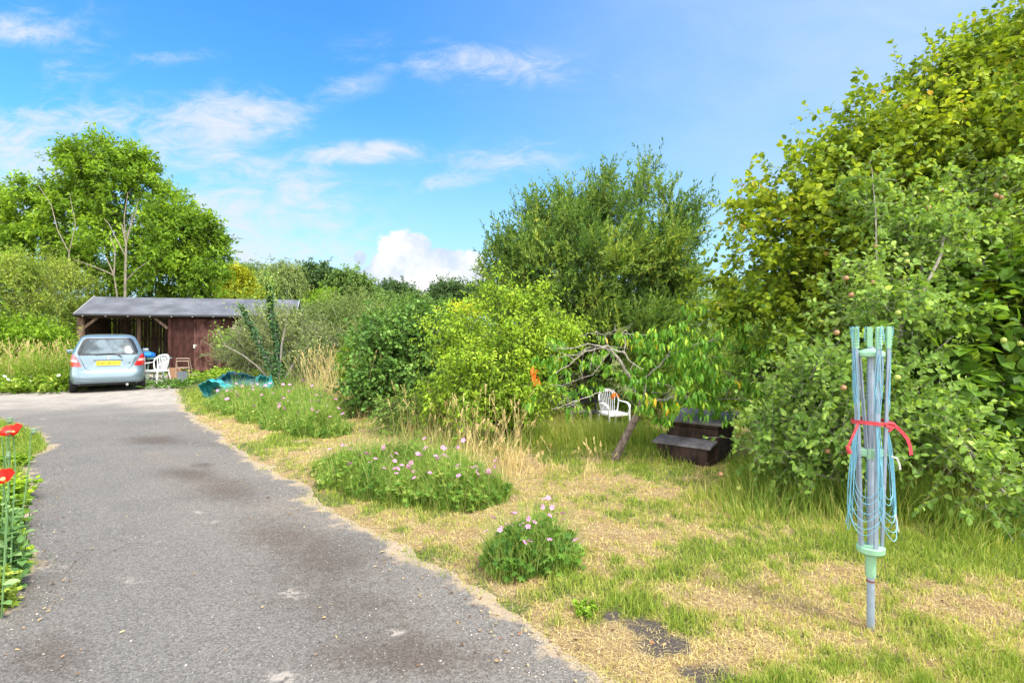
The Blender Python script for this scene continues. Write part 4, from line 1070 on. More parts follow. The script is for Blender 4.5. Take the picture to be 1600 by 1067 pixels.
lm_olive = leafmat('olive_leaf', [(0, (.055, .085, .028)), (.5, (.115, .150, .050)), (1, (.22, .25, .10))], .32, .6, .25)
lm_ivy = leafmat('ivy_leaf', [(0, (.012, .038, .014)), (.6, (.028, .075, .024)), (1, (.06, .12, .04))], .22, .4, .45)
lm_left = leafmat('ash_leaf', [(0, (.028, .062, .008)), (.45, (.085, .150, .013)), (.85, (.170, .262, .026)), (1, (.25, .34, .035))], .42, .5, .3)
lm_yel = leafmat('yellow_green_leaf', [(0, (.06, .105, .016)), (.5, (.145, .20, .030)), (1, (.28, .32, .07))], .4, .5, .3)
lm_gold = leafmat('golden_conifer', [(0, (.08, .11, .012)), (.5, (.19, .21, .018)), (1, (.34, .33, .025))], .3, .6, .2)
lm_far = leafmat('far_leaf', [(0, (.035, .070, .022)), (.5, (.075, .125, .035)), (1, (.135, .19, .05))], .3, .6, .2)
lm_fard = leafmat('far_dark_leaf', [(0, (.020, .045, .018)), (.5, (.045, .080, .030)), (1, (.085, .13, .045))], .3, .6, .2)
lm_cherry = leafmat('cherry_leaf', [(0, (.035, .10, .014)), (.55, (.085, .19, .022)), (.80, (.17, .28, .03)), (.90, (.32, .30, .03)), (.96, (.50, .24, .02)), (1, (.48, .12, .02))], .4, .4, .4)
bk = barkmat('bark', (.06, .045, .032), (.16, .125, .09)); bkp = barkmat('pale_bark', (.16, .135, .105), (.30, .26, .21)); bkd = barkmat('dark_bark', (.03, .024, .018), (.085, .068, .05))
bkg = barkmat('grey_lichened_bark', (.17, .15, .125), (.38, .35, .31), 40); bkl = barkmat('silver_bark', (.17, .15, .13), (.42, .38, .34), 40); bkc = barkmat('cherry_bark', (.09, .065, .055), (.24, .19, .165), 30)
def at(cx, cy, Y): return ((cx - 800) / F * Y, Y, H - (cy - HY) / F * Y)

# ---- right: tall hazel
plant('hazel_tree', 'tall spreading yellow green hazel filling the right edge of the garden', 'tree', (5.9, 7.6),
      [blob(1590, 190, 7.4, 130, 150, 1.3), blob(1500, 290, 7.0, 160, 150, 1.4), blob(1365, 300, 6.9, 110, 110, 1.2), blob(1262, 345, 6.8, 84, 92, 1.0), blob(1185, 425, 6.7, 62, 42, .8), blob(1160, 480, 6.6, 40, 36, .6), blob(1200, 540, 6.4, 46, 44, .7), blob(1300, 460, 6.6, 110, 90, 1.2),
       blob(1450, 450, 6.8, 190, 150, 1.5), blob(1640, 350, 7.4, 160, 260, 1.6), blob(1325, 222, 7.0, 46, 38, .6), blob(1480, 150, 7.2, 70, 60, .7), blob(1250, 520, 6.6, 80, 60, 1), blob(1600, 60, 7.6, 60, 60, .7), blob(1750, 300, 8, 200, 300, 2),
       blob(1130, 412, 6.7, 22, 14, .3), blob(1180, 330, 6.8, 24, 24, .3)],
      lm_hazel, bkd, 11, ncl=650, ntw=19, rc=.36, tl=.40, per=12, size=.076, wid=.78, kind='oval', up=.22, out=.9, rand=.75, shell=.30, droop=.3, flat=.62,
      heads=[at(1480, 330, 7.2), at(1330, 330, 6.9), at(1620, 200, 7.5), at(1560, 420, 7.2)], r0=.10, nl=80, twigr=.0022)
# ---- big-leaved shrub low on the right
plant('mulberry_shrub', 'shrub with large glossy heart shaped leaves low at the right edge, behind the dryer', 'shrub', (4.9, 5.9),
      [blob(1540, 560, 5.4, 95, 110, .7), blob(1480, 640, 5.2, 90, 75, .6), blob(1570, 690, 5.0, 70, 60, .5), blob(1560, 450, 5.7, 80, 70, .7), blob(1660, 600, 5.2, 90, 160, .8), blob(1430, 580, 5.5, 60, 70, .5)],
      lm_broad, bkd, 21, ncl=150, ntw=7, rc=.30, tl=.30, per=6, size=.112, wid=.86, kind='heart', up=.1, out=.9, rand=.6, shell=.45, droop=.45, flat=.75, heads=[at(1540, 560, 5.5), at(1600, 600, 5.4)], r0=.05, nl=26, twigr=.004)
# ---- apple tree with fruit
ap, tw, g = plant('apple_tree', 'apple tree with small red and green apples, directly behind the clothes dryer', 'tree', (4.1, 5.6),
      [blob(1435, 385, 5.6, 50, 60, .6), blob(1530, 310, 5.8, 50, 46, .6), blob(1560, 390, 5.7, 80, 60, .6), blob(1370, 330, 5.8, 30, 80, .3), blob(1405, 510, 5.2, 70, 60, .6), blob(1280, 580, 5.3, 60, 44, .6), blob(1245, 655, 5.2, 60, 44, .5),
       blob(1330, 640, 4.9, 90, 70, .5), blob(1250, 715, 5.1, 50, 40, .4), blob(1440, 640, 4.7, 60, 30, .35), blob(1350, 470, 5.4, 40, 60, .5), blob(1500, 690, 4.4, 50, 28, .25), blob(1570, 780, 4.25, 50, 26, .22), blob(1300, 705, 5.1, 60, 40, .5), blob(1210, 690, 5.3, 34, 26, .3)],
      lm_apple, bkg, 31, ncl=235, ntw=9, rc=.27, tl=.32, per=11, size=.060, wid=.66, kind='oval', up=.25, out=.8, rand=.8, shell=.25, droop=.15, flat=.5,
      heads=[at(1440, 400, 5.6), at(1280, 600, 5.2), at(1530, 420, 5.6), at(1560, 760, 4.5)], r0=.07, nl=50, twigr=.0018)
red_ap = simple('ripening_apple', (.27, .15, .07), .4, .4, 0, .35, 12); grn_ap = simple('green_apple', (.30, .36, .07), .4, .4, 0, .2, 12)
ab = ap.location
def apple_mesh(mat, r):
    b = MB(); b.lathe([(.004, .80 * r), (.3 * r, .95 * r), (.7 * r, .85 * r), (.98 * r, .35 * r), (1.0 * r, -.05 * r), (.8 * r, -.6 * r), (.4 * r, -.85 * r), (.01, -.75 * r)], (0, 0, 0), 12)
    b.tube([(0, 0, .75 * r), (.1 * r, 0, 1.5 * r)], .0015, 4); return b
for i, (x_, y_, Y, c_) in enumerate([(1569, 276, 5.5, 0), (1556, 306, 5.4, 0), (1564, 309, 5.4, 0), (1471, 298, 5.5, 0), (1451, 325, 5.4, 0), (1415, 398, 5.1, 1), (1417, 409, 5.1, 1), (1369, 386, 5.2, 0), (1322, 435, 5.0, 0), (1330, 461, 4.9, 0), (1364, 442, 5.1, 0),
                                       (1529, 408, 5.1, 1), (1594, 537, 4.7, 1), (1318, 606, 4.5, 0), (1293, 705, 4.7, 0), (1126, 741, 5.2, 0), (1154, 763, 5.1, 1), (1403, 489, 4.7, 1), (1442, 470, 4.8, 1), (1568, 532, 4.6, 1), (1307, 520, 4.6, 0), (1402, 590, 4.3, 1)]):
    o = apple_mesh(None, .024).build('apple', red_ap if c_ == 0 else grn_ap, ap, smooth=True, angle=180)
    o.location = Vector(at(x_, y_, Y)) - ab
# long bare bough of the apple reaching right at the bottom
for pl_, rr_ in (([(1470, 640, 4.9), (1490, 665, 4.6), (1520, 710, 4.4), (1555, 755, 4.3), (1600, 800, 4.2), (1640, 830, 4.15)], [.006, .008, .010, .012, .014, .016]),
                 ([(1415, 757, 5.0), (1440, 768, 4.9), (1475, 768, 4.85), (1510, 795, 4.8), (1560, 790, 4.8)], [.004, .006, .008, .009, .01]),
                 ([(1240, 732, 4.9), (1275, 740, 4.95), (1310, 748, 5.0), (1330, 765, 5.1)], [.012, .010, .009, .007]),
                 ([(1395, 540, 5.2), (1412, 500, 5.1), (1440, 460, 5.1), (1470, 400, 5.2), (1478, 350, 5.4)], [.022, .020, .016, .012, .006]),
                 ([(1440, 580, 5.0), (1460, 550, 5.0), (1490, 525, 4.95)], [.006, .006, .004]),
                 ([(1372, 480, 5.3), (1370, 400, 5.4), (1368, 330, 5.5), (1362, 262, 5.6)], [.010, .008, .006, .003])):
    b = MB(); b.tube([Vector(at(*p)) - ab for p in pl_], rr_, 7); b.build('bough', bkg, ap, smooth=True)

# ---- tall willow in the middle
plant('willow_tree', 'large dense grey green willow with upright feathery shoots in the middle background', 'tree', (1.9, 13.4),
      [blob(925, 420, 13.2, 100, 70, 1.9), blob(840, 420, 13, 60, 50, 1.2), blob(1020, 410, 13, 52, 50, 1.2), blob(965, 340, 13.2, 44, 40, .8), blob(1050, 380, 13.2, 34, 34, .6), blob(860, 360, 13.2, 38, 32, .6), blob(910, 350, 13.2, 34, 30, .6), blob(920, 490, 13, 130, 50, 1.6), blob(800, 470, 13, 36, 40, .7), blob(1050, 460, 13, 40, 50, .7), blob(960, 540, 13, 150, 60, 1.5),
       blob(790, 410, 13.3, 20, 22, .3), blob(1010, 300, 13.2, 10, 30, .2), blob(985, 280, 13.2, 8, 26, .2), blob(1040, 320, 13.2, 8, 30, .2), blob(940, 300, 13.2, 12, 26, .2), blob(880, 325, 13.2, 9, 24, .2), blob(830, 350, 13.2, 9, 26, .2), blob(795, 385, 13.2, 9, 28, .2), blob(1070, 345, 13.2, 9, 26, .2), blob(1052, 385, 13.2, 12, 30, .3), blob(765, 430, 13.2, 8, 30, .2), blob(1072, 430, 13.2, 8, 24, .2)],
      lm_willow, bk, 41, ncl=430, ntw=15, rc=.34, tl=.55, per=17, size=.11, wid=.34, kind='rhomb', up=.75, out=.75, rand=.62, shell=.25, droop=-.2, sag=-.05, spread=.65, flat=.4,
      heads=[at(900, 420, 13.3), at(980, 400, 13.3), at(850, 430, 13.2)], r0=.13, nl=50, twigr=.0025, tonew=.65)
plant('broadleaf_tree', 'olive green tree right of the willow, seen past the hazel', 'tree', (6.0, 16.8),
      [blob(1130, 490, 16.5, 50, 50, 1.2), blob(1090, 510, 16, 60, 60, 1.2), blob(1165, 520, 16.5, 40, 50, 1), blob(1130, 560, 15, 70, 60, 1.2), blob(1060, 560, 14.5, 60, 50, 1.2)],
      lm_yel, bk, 42, ncl=120, ntw=16, rc=.5, tl=.45, per=9, size=.085, wid=.55, r0=.1, nl=20)
plant('broadleaf_tree', 'dark green tree low on the skyline just left of the hazel', 'tree', (11, 26),
      [blob(1150, 490, 26, 50, 40, 1.8), blob(1190, 510, 25, 40, 40, 1.5), blob(1250, 500, 26, 60, 50, 2)], lm_far, bk, 43, ncl=110, ntw=14, rc=.8, tl=.7, per=9, size=.13, wid=.6, r0=.16, nl=16)

# ---- bright green bush
plant('plum_bush', 'bright lime green bush with a forked trunk in the centre of the garden', 'bush', (.05, 8.2),
      [blob(790, 570, 8.0, 75, 65, .8), blob(740, 600, 7.7, 80, 50, .7), blob(840, 530, 8.1, 55, 50, .6), blob(800, 485, 8.3, 48, 36, .4), blob(770, 460, 8.4, 26, 28, .25), blob(730, 500, 8.2, 40, 30, .4), blob(880, 505, 8.2, 34, 28, .35), blob(690, 530, 8.0, 42, 30, .3), blob(690, 630, 7.6, 50, 28, .4),
       blob(820, 620, 7.7, 55, 40, .5), blob(830, 455, 8.4, 24, 20, .25), blob(770, 650, 7.6, 60, 30, .4)],
      lm_bright, bkd, 51, ncl=240, ntw=12, rc=.22, tl=.24, per=9, size=.052, wid=.50, kind='long', up=.15, out=.9, rand=.7, shell=.35, droop=.75, flat=.5, heads=[at(780, 580, 8.1), at(850, 560, 8.1), at(720, 590, 8)], r0=.05, nl=34, twigr=.003, tonew=.6)
# ---- dark round shrub
plant('lilac_shrub', 'dark green rounded shrub left of the bright lime bush', 'shrub', (-2.0, 11.2),
      [blob(620, 545, 10.8, 62, 50, .9), blob(655, 520, 11, 46, 38, .7), blob(595, 580, 10.4, 40, 40, .6), blob(640, 590, 10.6, 55, 46, .7), blob(690, 550, 11, 36, 50, .6), blob(605, 512, 11.2, 34, 22, .5), blob(570, 620, 10.2, 26, 30, .3)],
      lm_dark, bkd, 52, ncl=210, ntw=12, rc=.30, tl=.30, per=8, size=.075, wid=.75, kind='oval', up=.2, shell=.4, droop=.45, flat=.55, heads=[at(630, 540, 11), at(600, 570, 10.8)], r0=.05, nl=30, twigr=.004)
plant('low_shrub', 'low arching shrub with pale leaves between dark shrub and dry stalks', 'shrub', (-1.35, 8.9),
      [blob(630, 635, 8.6, 40, 14, .4), blob(665, 650, 8.4, 36, 22, .35), blob(610, 660, 8.4, 20, 18, .2)], lm_apple, bk, 53, ncl=46, ntw=8, rc=.16, tl=.26, per=9, size=.05, wid=.55, up=.1, out=1.0, droop=.3, r0=.02, nl=12, twigr=.003)
# ---- grey-green shrubs around the ivy stems
plant('sea_buckthorn', 'grey green fine leaved shrub in front of the shed end', 'shrub', (-6.3, 16.6),
      [blob(400, 550, 16.3, 50, 45, .9), blob(445, 540, 16.6, 50, 55, .9), blob(500, 560, 16.2, 45, 50, .8), blob(415, 510, 16.8, 32, 22, .5), blob(370, 560, 16.2, 28, 24, .5), blob(470, 590, 16, 60, 30, .8), blob(460, 510, 17, 30, 24, .5)],
      lm_olive, bkg, 54, ncl=210, ntw=16, rc=.36, tl=.42, per=11, size=.085, wid=.26, up=.35, droop=0, spread=.7, flat=.3, r0=.05, nl=30, twigr=.005)
plant('sea_buckthorn', 'silvery olive shrub behind, between ivy stems and dark shrub', 'shrub', (-4.9, 17.6),
      [blob(520, 510, 17.4, 45, 32, .8), blob(560, 530, 17.3, 40, 34, .7), blob(520, 570, 16.8, 45, 50, .8), blob(555, 480, 18, 30, 24, .5)], lm_olive, bkg, 55, ncl=130, ntw=14, rc=.4, tl=.45, per=11, size=.095, wid=.28, up=.3, flat=.3, r0=.05, nl=20)

# ---- ivy-clad stems
iv = empty('ivy_clad_tree', (-6.3, 14.6, 0), 0, 'dead tree with several upright stems wrapped in dark ivy, left of the dry grass', 'tree')
ib = iv.location; g = np.random.default_rng(61); mb = MB(); parts = []
stems = [([(438, 612), (436, 570), (432, 530), (424, 490), (420, 445)], .07), ([(436, 600), (420, 565), (400, 525), (385, 495), (376, 476)], .045), ([(440, 600), (458, 570), (478, 545), (490, 530)], .035), ([(437, 590), (440, 540), (448, 500), (452, 470)], .03), ([(430, 605), (405, 575), (380, 555), (352, 540), (340, 515)], .02)]
for ps, r in stems:
    pts = [Vector(at(a, b_, 14.6 + g.uniform(-.15, .15))) - ib for a, b_ in ps]; mb = MB(); mb.tube(pts, [r * (1 - .6 * i / (len(pts) - 1)) for i in range(len(pts))], 7); mb.build('stem', bkg, iv, smooth=True)
    if r > .04:
        P = np.array([list(p) for p in pts]); nn = 1500 if r > .06 else 750
        t = g.random(nn) * (len(P) - 1); i = np.minimum(t.astype(int), len(P) - 2); f = (t - i)[:, None]
        Q = P[i] * (1 - f) + P[i + 1] * f; o_ = unit(g.normal(size=(nn, 3)) * [1, 1, .3]); wdt = (.045 + .085 * (1 - t / (len(P) - 1))) * (r / .07) ** .6 * g.uniform(.5, 1.2, nn) * (.35 + 1.5 * vnoise(t * 4 + r * 90, t * 0 + r * 50)) * np.where(g.random(nn) < .15, 2.2, 1)
        Q = Q + o_ * (wdt * g.random(nn) ** .5)[:, None]
        parts.append(leaves(Q, o_ + [0, 0, -.6], o_ + g.normal(size=(nn, 3)) * .4 + [0, 0, .5], .058, .052, 'heart', g.random(nn)))

V, T, q = merge(parts); npmesh('ivy', V, T, lm_ivy, iv, q)
for cx_, cy_, n_ in ((488, 535, 260), (455, 500, 260), (470, 560, 220), (380, 490, 160), (440, 600, 300)):
    Q = np.array([list(Vector(at(cx_, cy_, 14.6)) - ib)]) + g.normal(size=(n_, 3)) * [.14, .14, .22]; V, T, q = leaves(Q, g.normal(size=(n_, 3)) + [0, 0, .3], g.normal(size=(n_, 3)) + [0, 0, 1], .07, .04, 'rhomb', g.random(n_)); npmesh('leaves', V, T, lm_olive if cx_ != 440 else lm_dark, iv, q)
P = np.array([list(Vector(at(420, 470, 14.6)) - ib)]); nn = 420; Q = P + g.normal(size=(nn, 3)) * [.17, .15, .33] + [0, 0, .25]
V, T, q = leaves(Q, g.normal(size=(nn, 3)) + [0, 0, .3], g.normal(size=(nn, 3)) + [0, 0, 1], .07, .045, 'rhomb', g.random(nn)); npmesh('leaves', V, T, lm_apple, iv, q)
Q = np.array([list(Vector(at(345, 525, 14.6)) - ib)]) + g.normal(size=(160, 3)) * [.12, .1, .16]; V, T, q = leaves(Q, g.normal(size=(160, 3)), g.normal(size=(160, 3)) + [0, 0, 1], .07, .05, 'rhomb', g.random(160)); npmesh('leaves', V, T, lm_apple, iv, q)

# ---- leaning cherry
cb = np.array([1.27, 6.75, gz1(1.27, 6.75)]); ct = empty('cherry_tree', tuple(cb), 0, 'leaning cherry tree with bare grey limbs, drooping leaves, some turned orange', 'tree')
g = np.random.default_rng(71)
def ca(x_, y_, Y=6.5): return np.array(at(x_, y_, Y)) - cb
b = MB(); b.tube([ca(958, 728, 6.75), ca(966, 706, 6.72), ca(985, 668, 6.6), ca(1000, 640, 6.5), ca(1003, 628, 6.5)], [.062, .050, .044, .040, .040], 12); b.build('trunk', bkc, ct, smooth=True)
limbs = [([(1003, 632), (985, 590), (965, 560), (955, 545), (948, 540)], .034), ([(955, 548), (940, 542), (915, 548), (890, 570), (868, 583)], .020), ([(950, 542), (920, 538), (890, 545), (862, 545)], .014), ([(925, 541), (905, 552), (880, 555), (866, 568)], .010),
         ([(952, 545), (975, 550), (985, 565), (1005, 577)], .018), ([(975, 552), (978, 535), (972, 520), (985, 510)], .010), ([(950, 543), (945, 522), (925, 521), (905, 524)], .010), ([(945, 522), (970, 514), (990, 505)], .008), ([(962, 518), (961, 506)], .005), ([(975, 520), (1000, 523), (1020, 527)], .008),
         ([(1003, 632), (1030, 625), (1060, 618), (1100, 625), (1150, 622)], .028), ([(1020, 600), (1045, 602), (1070, 618), (1075, 625)], .016), ([(1018, 614), (1045, 613), (1062, 620)], .010), ([(1030, 628), (1052, 612)], .007), ([(1003, 630), (1010, 590), (1040, 560), (1080, 540), (1120, 530)], .022),
         ([(1040, 560), (1065, 530), (1062, 515), (1068, 508)], .008), ([(1010, 590), (990, 600), (965, 612)], .010), ([(905, 625), (880, 634), (862, 638)], .012), ([(960, 610), (930, 615), (905, 625), (885, 636)], .014), ([(1100, 590), (1140, 594), (1180, 596)], .009), ([(1080, 540), (1120, 575), (1150, 590)], .012), ([(860, 602), (890, 603)], .006),
         ([(955, 548), (925, 585), (880, 602), (860, 602)], .010), ([(910, 590), (908, 575), (912, 550)], .006), ([(1000, 645), (978, 620), (960, 612)], .005), ([(1150, 622), (1180, 632), (1200, 640)], .010), ([(930, 540), (925, 560), (922, 575)], .006), ([(895, 546), (880, 540), (850, 542)], .006)]
mb = MB(); cl_c = []
for ps, r in limbs:
    r *= .62; Yo = 6.5 + g.uniform(-.28, .28); n_ = len(ps); pts = [ca(a, b_, 6.5 + (Yo - 6.5) * i / (n_ - 1)) for i, (a, b_) in enumerate(ps)]
    fine = []
    for i in range(n_ - 1):
        for t in (0, .33, .66): fine.append(pts[i] * (1 - t) + pts[i + 1] * t + g.normal(size=3) * .008)
    fine.append(pts[-1]); N_ = len(fine); mb.tube(fine, [r * (1 - .65 * i / (N_ - 1)) for i in range(N_)], 7)
    for k in range(2 if r > .006 else 1):
        i = g.integers(1, N_); e = fine[i] + g.normal(size=3) * [.14, .12, .10]; mb.tube([fine[i], (fine[i] + e) / 2 + [0, 0, .01], e], [r * .4, r * .3, .002], 5)
mb.build('limbs', bkl, ct, smooth=True)
cs = [(830, 640, 0), (870, 598, 0), (905, 622, 0), (930, 600, 0), (950, 575, 0), (985, 590, 0), (1010, 575, 0), (1000, 600, 0), (940, 625, 0), (1035, 530, 0), (1060, 520, 0), (1080, 540, 0), (1045, 550, 0), (1020, 540, .3), (1005, 640, .2), (1030, 636, .5), (1060, 645, .1), (1050, 640, .25), (1100, 605, 0), (1120, 610, 0), (1085, 625, 0),
      (1145, 600, .2), (1130, 640, 0), (1180, 640, 0), (1190, 660, 0), (1170, 600, .1), (1060, 570, 0), (1080, 585, 0), (1100, 560, 0), (1020, 600, 0), (870, 560, .1), (855, 545, 0), (1160, 545, .1), (1185, 560, 0), (960, 540, .2), (990, 535, .35), (925, 565, 0), (1040, 590, 0), (895, 580, 0), (850, 575, 0), (880, 540, 0), (915, 605, 0), (900, 645, 0), (985, 610, 0),
      (1065, 600, 0), (1110, 545, 0), (1135, 560, 0), (1205, 610, 0), (950, 600, 0), (940, 560, 0)]
parts = []
cs = [q for q in cs if not (922 < q[0] < 992 and 594 < q[1] < 660)]
cs += [(c_[0] + g.normal() * 22, c_[1] + g.normal() * 12, 0) for c_ in cs if c_[0] > 1000]
for a, b_, ora in cs:
    if 922 < a < 985 and 590 < b_ < 660: continue
    for s_ in range(4):
        c_ = ca(a + g.normal() * 11, b_ - 8 + g.normal() * 7, 6.5 + (g.uniform(.0, .5) if a < 985 else g.uniform(-.3, .35))); nn = 13
        az = g.random(nn) * 6.283; rr_ = g.uniform(.3, 1.0, nn); D = np.stack([np.cos(az) * rr_, np.sin(az) * rr_, -g.uniform(.25, 1.3, nn)], -1)
        Q = c_ + g.normal(size=(nn, 3)) * .022; N = np.stack([np.cos(az), np.sin(az), .8 + 0 * az], -1) + g.normal(size=(nn, 3)) * .25
        tone = np.where(g.random(nn) < ora * .6, g.uniform(.84, .97, nn), g.uniform(.1, .86, nn)); s = g.uniform(.070, .115, nn)
        parts.append(leaves(Q, D, N, s, s * .27, 'long', tone))
for a, b_ in ((832, 576), (838, 592), (958, 614), (836, 588)):
    nn = 7; Q = ca(a, b_, 6.45) + g.normal(size=(nn, 3)) * .018; D = g.normal(size=(nn, 3)) * .4 + [0, 0, -1]; parts.append(leaves(Q, D, g.normal(size=(nn, 3)), .075, .022, 'long', np.full(nn, 1.0)))
V, T, q = merge(parts); npmesh('crown', V, T, lm_cherry, ct, q)

# ---- left group behind the shed
plant('walnut_tree', 'tallest bright green tree behind the shed', 'tree', (-19.3, 27.2),
      [blob(175, 290, 27, 70, 60, 2.2), blob(150, 252, 27, 42, 34, 1.4), blob(205, 256, 27, 28, 36, 1.2), blob(215, 340, 27, 70, 60, 2.2), blob(130, 330, 27, 60, 50, 2), blob(180, 400, 26.5, 90, 60, 2.4), blob(110, 245, 27, 22, 14, .6), blob(150, 222, 27.2, 22, 14, .6), blob(150, 200, 27.2, 12, 8, .4)],
      lm_left, bk, 81, ncl=195, ntw=16, rc=.52, tl=.50, per=9, size=.20, wid=.52, up=.15, out=.9, rand=.7, shell=.35, droop=.3, flat=.65, heads=[at(190, 340, 27), at(160, 290, 27), at(205, 270, 27)], r0=.18, nl=50, twigr=.005, tonew=.65)
plant('walnut_tree', 'spreading green tree at the far left beside the tallest one', 'tree', (-24, 27.5),
      [blob(50, 340, 27, 60, 55, 2.2), blob(20, 310, 27.5, 40, 36, 1.5), blob(90, 310, 27, 36, 30, 1.2), blob(60, 400, 26.5, 80, 50, 2.2), blob(-40, 360, 28, 60, 80, 2.4)],
      lm_left, bk, 82, ncl=170, ntw=16, rc=.52, tl=.50, per=9, size=.20, wid=.52, up=.1, shell=.35, droop=.3, flat=.65, heads=[at(60, 340, 27), at(20, 340, 27)], r0=.15, nl=36, twigr=.005, tonew=.65)
plant('walnut_tree', 'rounded green tree behind the shed roof, right of the tallest one', 'tree', (-15.6, 27),
      [blob(285, 370, 26.5, 48, 50, 1.9), blob(255, 350, 26.5, 36, 36, 1.3), blob(320, 390, 26.5, 28, 44, 1.2), blob(260, 430, 26, 80, 45, 2.2), blob(325, 440, 26, 30, 36, 1.2), blob(265, 310, 27, 22, 18, .7)],
      lm_left, bk, 83, ncl=180, ntw=16, rc=.5, tl=.5, per=9, size=.20, wid=.52, up=.15, shell=.35, droop=.3, flat=.65, heads=[at(285, 380, 26.5), at(250, 360, 26.5)], r0=.14, nl=36, twigr=.005, tonew=.65)
plant('elder_bush', 'yellow green bush with cream flowers at the far left behind the verge', 'bush', (-18.5, 20.6),
      [blob(60, 440, 21.5, 62, 46, 1.3), blob(10, 450, 20.5, 60, 55, 1.5), blob(100, 450, 23.5, 34, 40, 1), blob(25, 500, 20.5, 66, 40, 1.3), blob(-60, 460, 20.5, 70, 70, 1.6), blob(80, 500, 23, 60, 50, 1.2), blob(60, 560, 22, 70, 40, 1.2)],
      lm_yel, bk, 84, ncl=300, ntw=16, rc=.6, tl=.55, per=9, size=.11, wid=.42, up=.2, shell=.4, r0=.08, nl=30, twigr=.004)
plant('hedge_shrub', 'dark green undergrowth at the left side of the shed behind the weeds', 'shrub', (-16.9, 18.6),
      [blob(62, 545, 19, 36, 40, 1.0), blob(10, 540, 19, 60, 50, 1.0), blob(-60, 540, 19, 70, 50, 1)], lm_left, bk, 85, ncl=130, ntw=16, rc=.5, tl=.5, per=9, size=.11, wid=.6, r0=.05, nl=16)
plant('hedge_shrub', 'mixed green hedge plants directly behind the shed ridge', 'shrub', (-13.0, 26.8),
      [blob(200, 462, 26.8, 110, 20, .9), blob(330, 472, 27, 70, 20, .9), blob(160, 525, 26.4, 90, 45, .8), blob(250, 525, 26.4, 90, 45, .8)], lm_yel, bk, 86, ncl=240, ntw=14, rc=.6, tl=.55, per=9, size=.13, wid=.55, r0=.05, nl=16)
# bare pale stems among them
for lab, base_, ps in (('bare pale stem forking in front of the tallest tree', (-18.3, 23.6), [([(195, 470), (196, 420), (197, 380), (190, 350)], .055), ([(197, 380), (205, 350), (208, 330)], .03), ([(196, 400), (180, 370), (170, 350), (163, 342)], .025), ([(196, 385), (194, 340), (200, 300)], .025), ([(197, 370), (212, 335), (216, 310)], .02), ([(196, 440), (215, 420), (230, 410)], .03)]),
                       ('crooked bare stem left of the forking pale one', (-19.4, 23.5), [([(184, 470), (178, 430), (180, 390), (172, 370)], .035), ([(178, 430), (150, 418), (115, 405)], .03), ([(105, 430), (108, 395), (90, 360), (80, 320), (60, 290)], .025), ([(108, 395), (118, 350), (108, 300)], .02), ([(178, 430), (165, 400)], .03)])):
    o = empty('bare_tree', (base_[0], base_[1], 0), 0, lab, 'bare tree', 'bare stems behind the shed'); mb = MB()
    for p_, r in ps: mb.tube([Vector(at(a, b_, base_[1])) - o.location for a, b_ in p_], [r * (1 - .6 * i / (len(p_) - 1)) for i in range(len(p_))], 6)
    mb.build('stems', bkp, o, smooth=True)

# ---- far trees along the skyline
FT = [('golden_conifer', 'golden yellow conifer rising behind the shed roof', 34, [(370, 455, 28, 30), (372, 435, 14, 16), (350, 470, 20, 20), (395, 470, 20, 20)], lm_gold, .20, .4, 30, 'conifer'),
      ('willow_tree', 'pale drooping willow on the skyline above the golden conifer', 60, [(375, 425, 34, 22), (395, 440, 26, 30), (350, 430, 22, 26)], lm_far, .30, .3, 31, 'tree'),
      ('willow_tree', 'pale drooping willow with flat top above the shed end', 58, [(440, 440, 32, 32), (425, 425, 22, 18), (458, 450, 20, 30), (450, 425, 22, 16)], lm_olive, .30, .3, 32, 'tree'),
      ('broadleaf_tree', 'two-topped dark green tree right of the drooping willows', 62, [(490, 440, 24, 24), (510, 450, 22, 26), (480, 460, 26, 30), (500, 425, 16, 12)], lm_fard, .32, .6, 33, 'tree'),
      ('oak_tree', 'round domed green tree standing alone on the skyline', 60, [(546, 446, 32, 25), (530, 458, 22, 22), (562, 462, 22, 22)], lm_far, .30, .6, 34, 'tree'),
      ('broadleaf_tree', 'small dark tree on the skyline right of the domed one', 75, [(612, 462, 32, 16), (600, 470, 26, 18), (632, 470, 20, 14)], lm_fard, .38, .6, 35, 'tree'),
      ('oak_tree', 'dark flat topped tree on the skyline below the white cloud', 78, [(702, 458, 26, 17), (690, 468, 26, 18), (725, 470, 26, 18)], lm_fard, .38, .6, 36, 'tree'),
      ('broadleaf_tree', 'dark low tree on the skyline left of the willow', 80, [(745, 466, 30, 14), (765, 472, 24, 20)], lm_fard, .38, .6, 37, 'tree'),
      ('broadleaf_tree', 'broad tree filling the skyline gap above the silvery shrub', 66, [(575, 476, 40, 18), (530, 480, 36, 20), (650, 478, 40, 14)], lm_far, .32, .6, 38, 'tree')]
for nm, lab, Y, bl, mt, sz_, wd_, sd_, ct_ in FT:
    bb = [blob(a, b_, Y, c_, d_, min(4.0, (c_ + d_) / 2 / F * Y)) for a, b_, c_, d_ in bl]
    c0 = bb[0][0]; wl = nm == 'willow_tree'
    plant(nm, lab, ct_, (float(c0[0]), float(c0[1]) + .5), bb, mt, bk, sd_, ncl=100, ntw=14, rc=.014 * Y, tl=.013 * Y * (1.6 if wl else 1), per=10, size=sz_, wid=wd_, up=-.9 if wl else .15, out=.8, rand=.5 if wl else .7, shell=.3, droop=.8 if wl else .25, r0=.25, nl=14, sag=.6 if wl else .15)
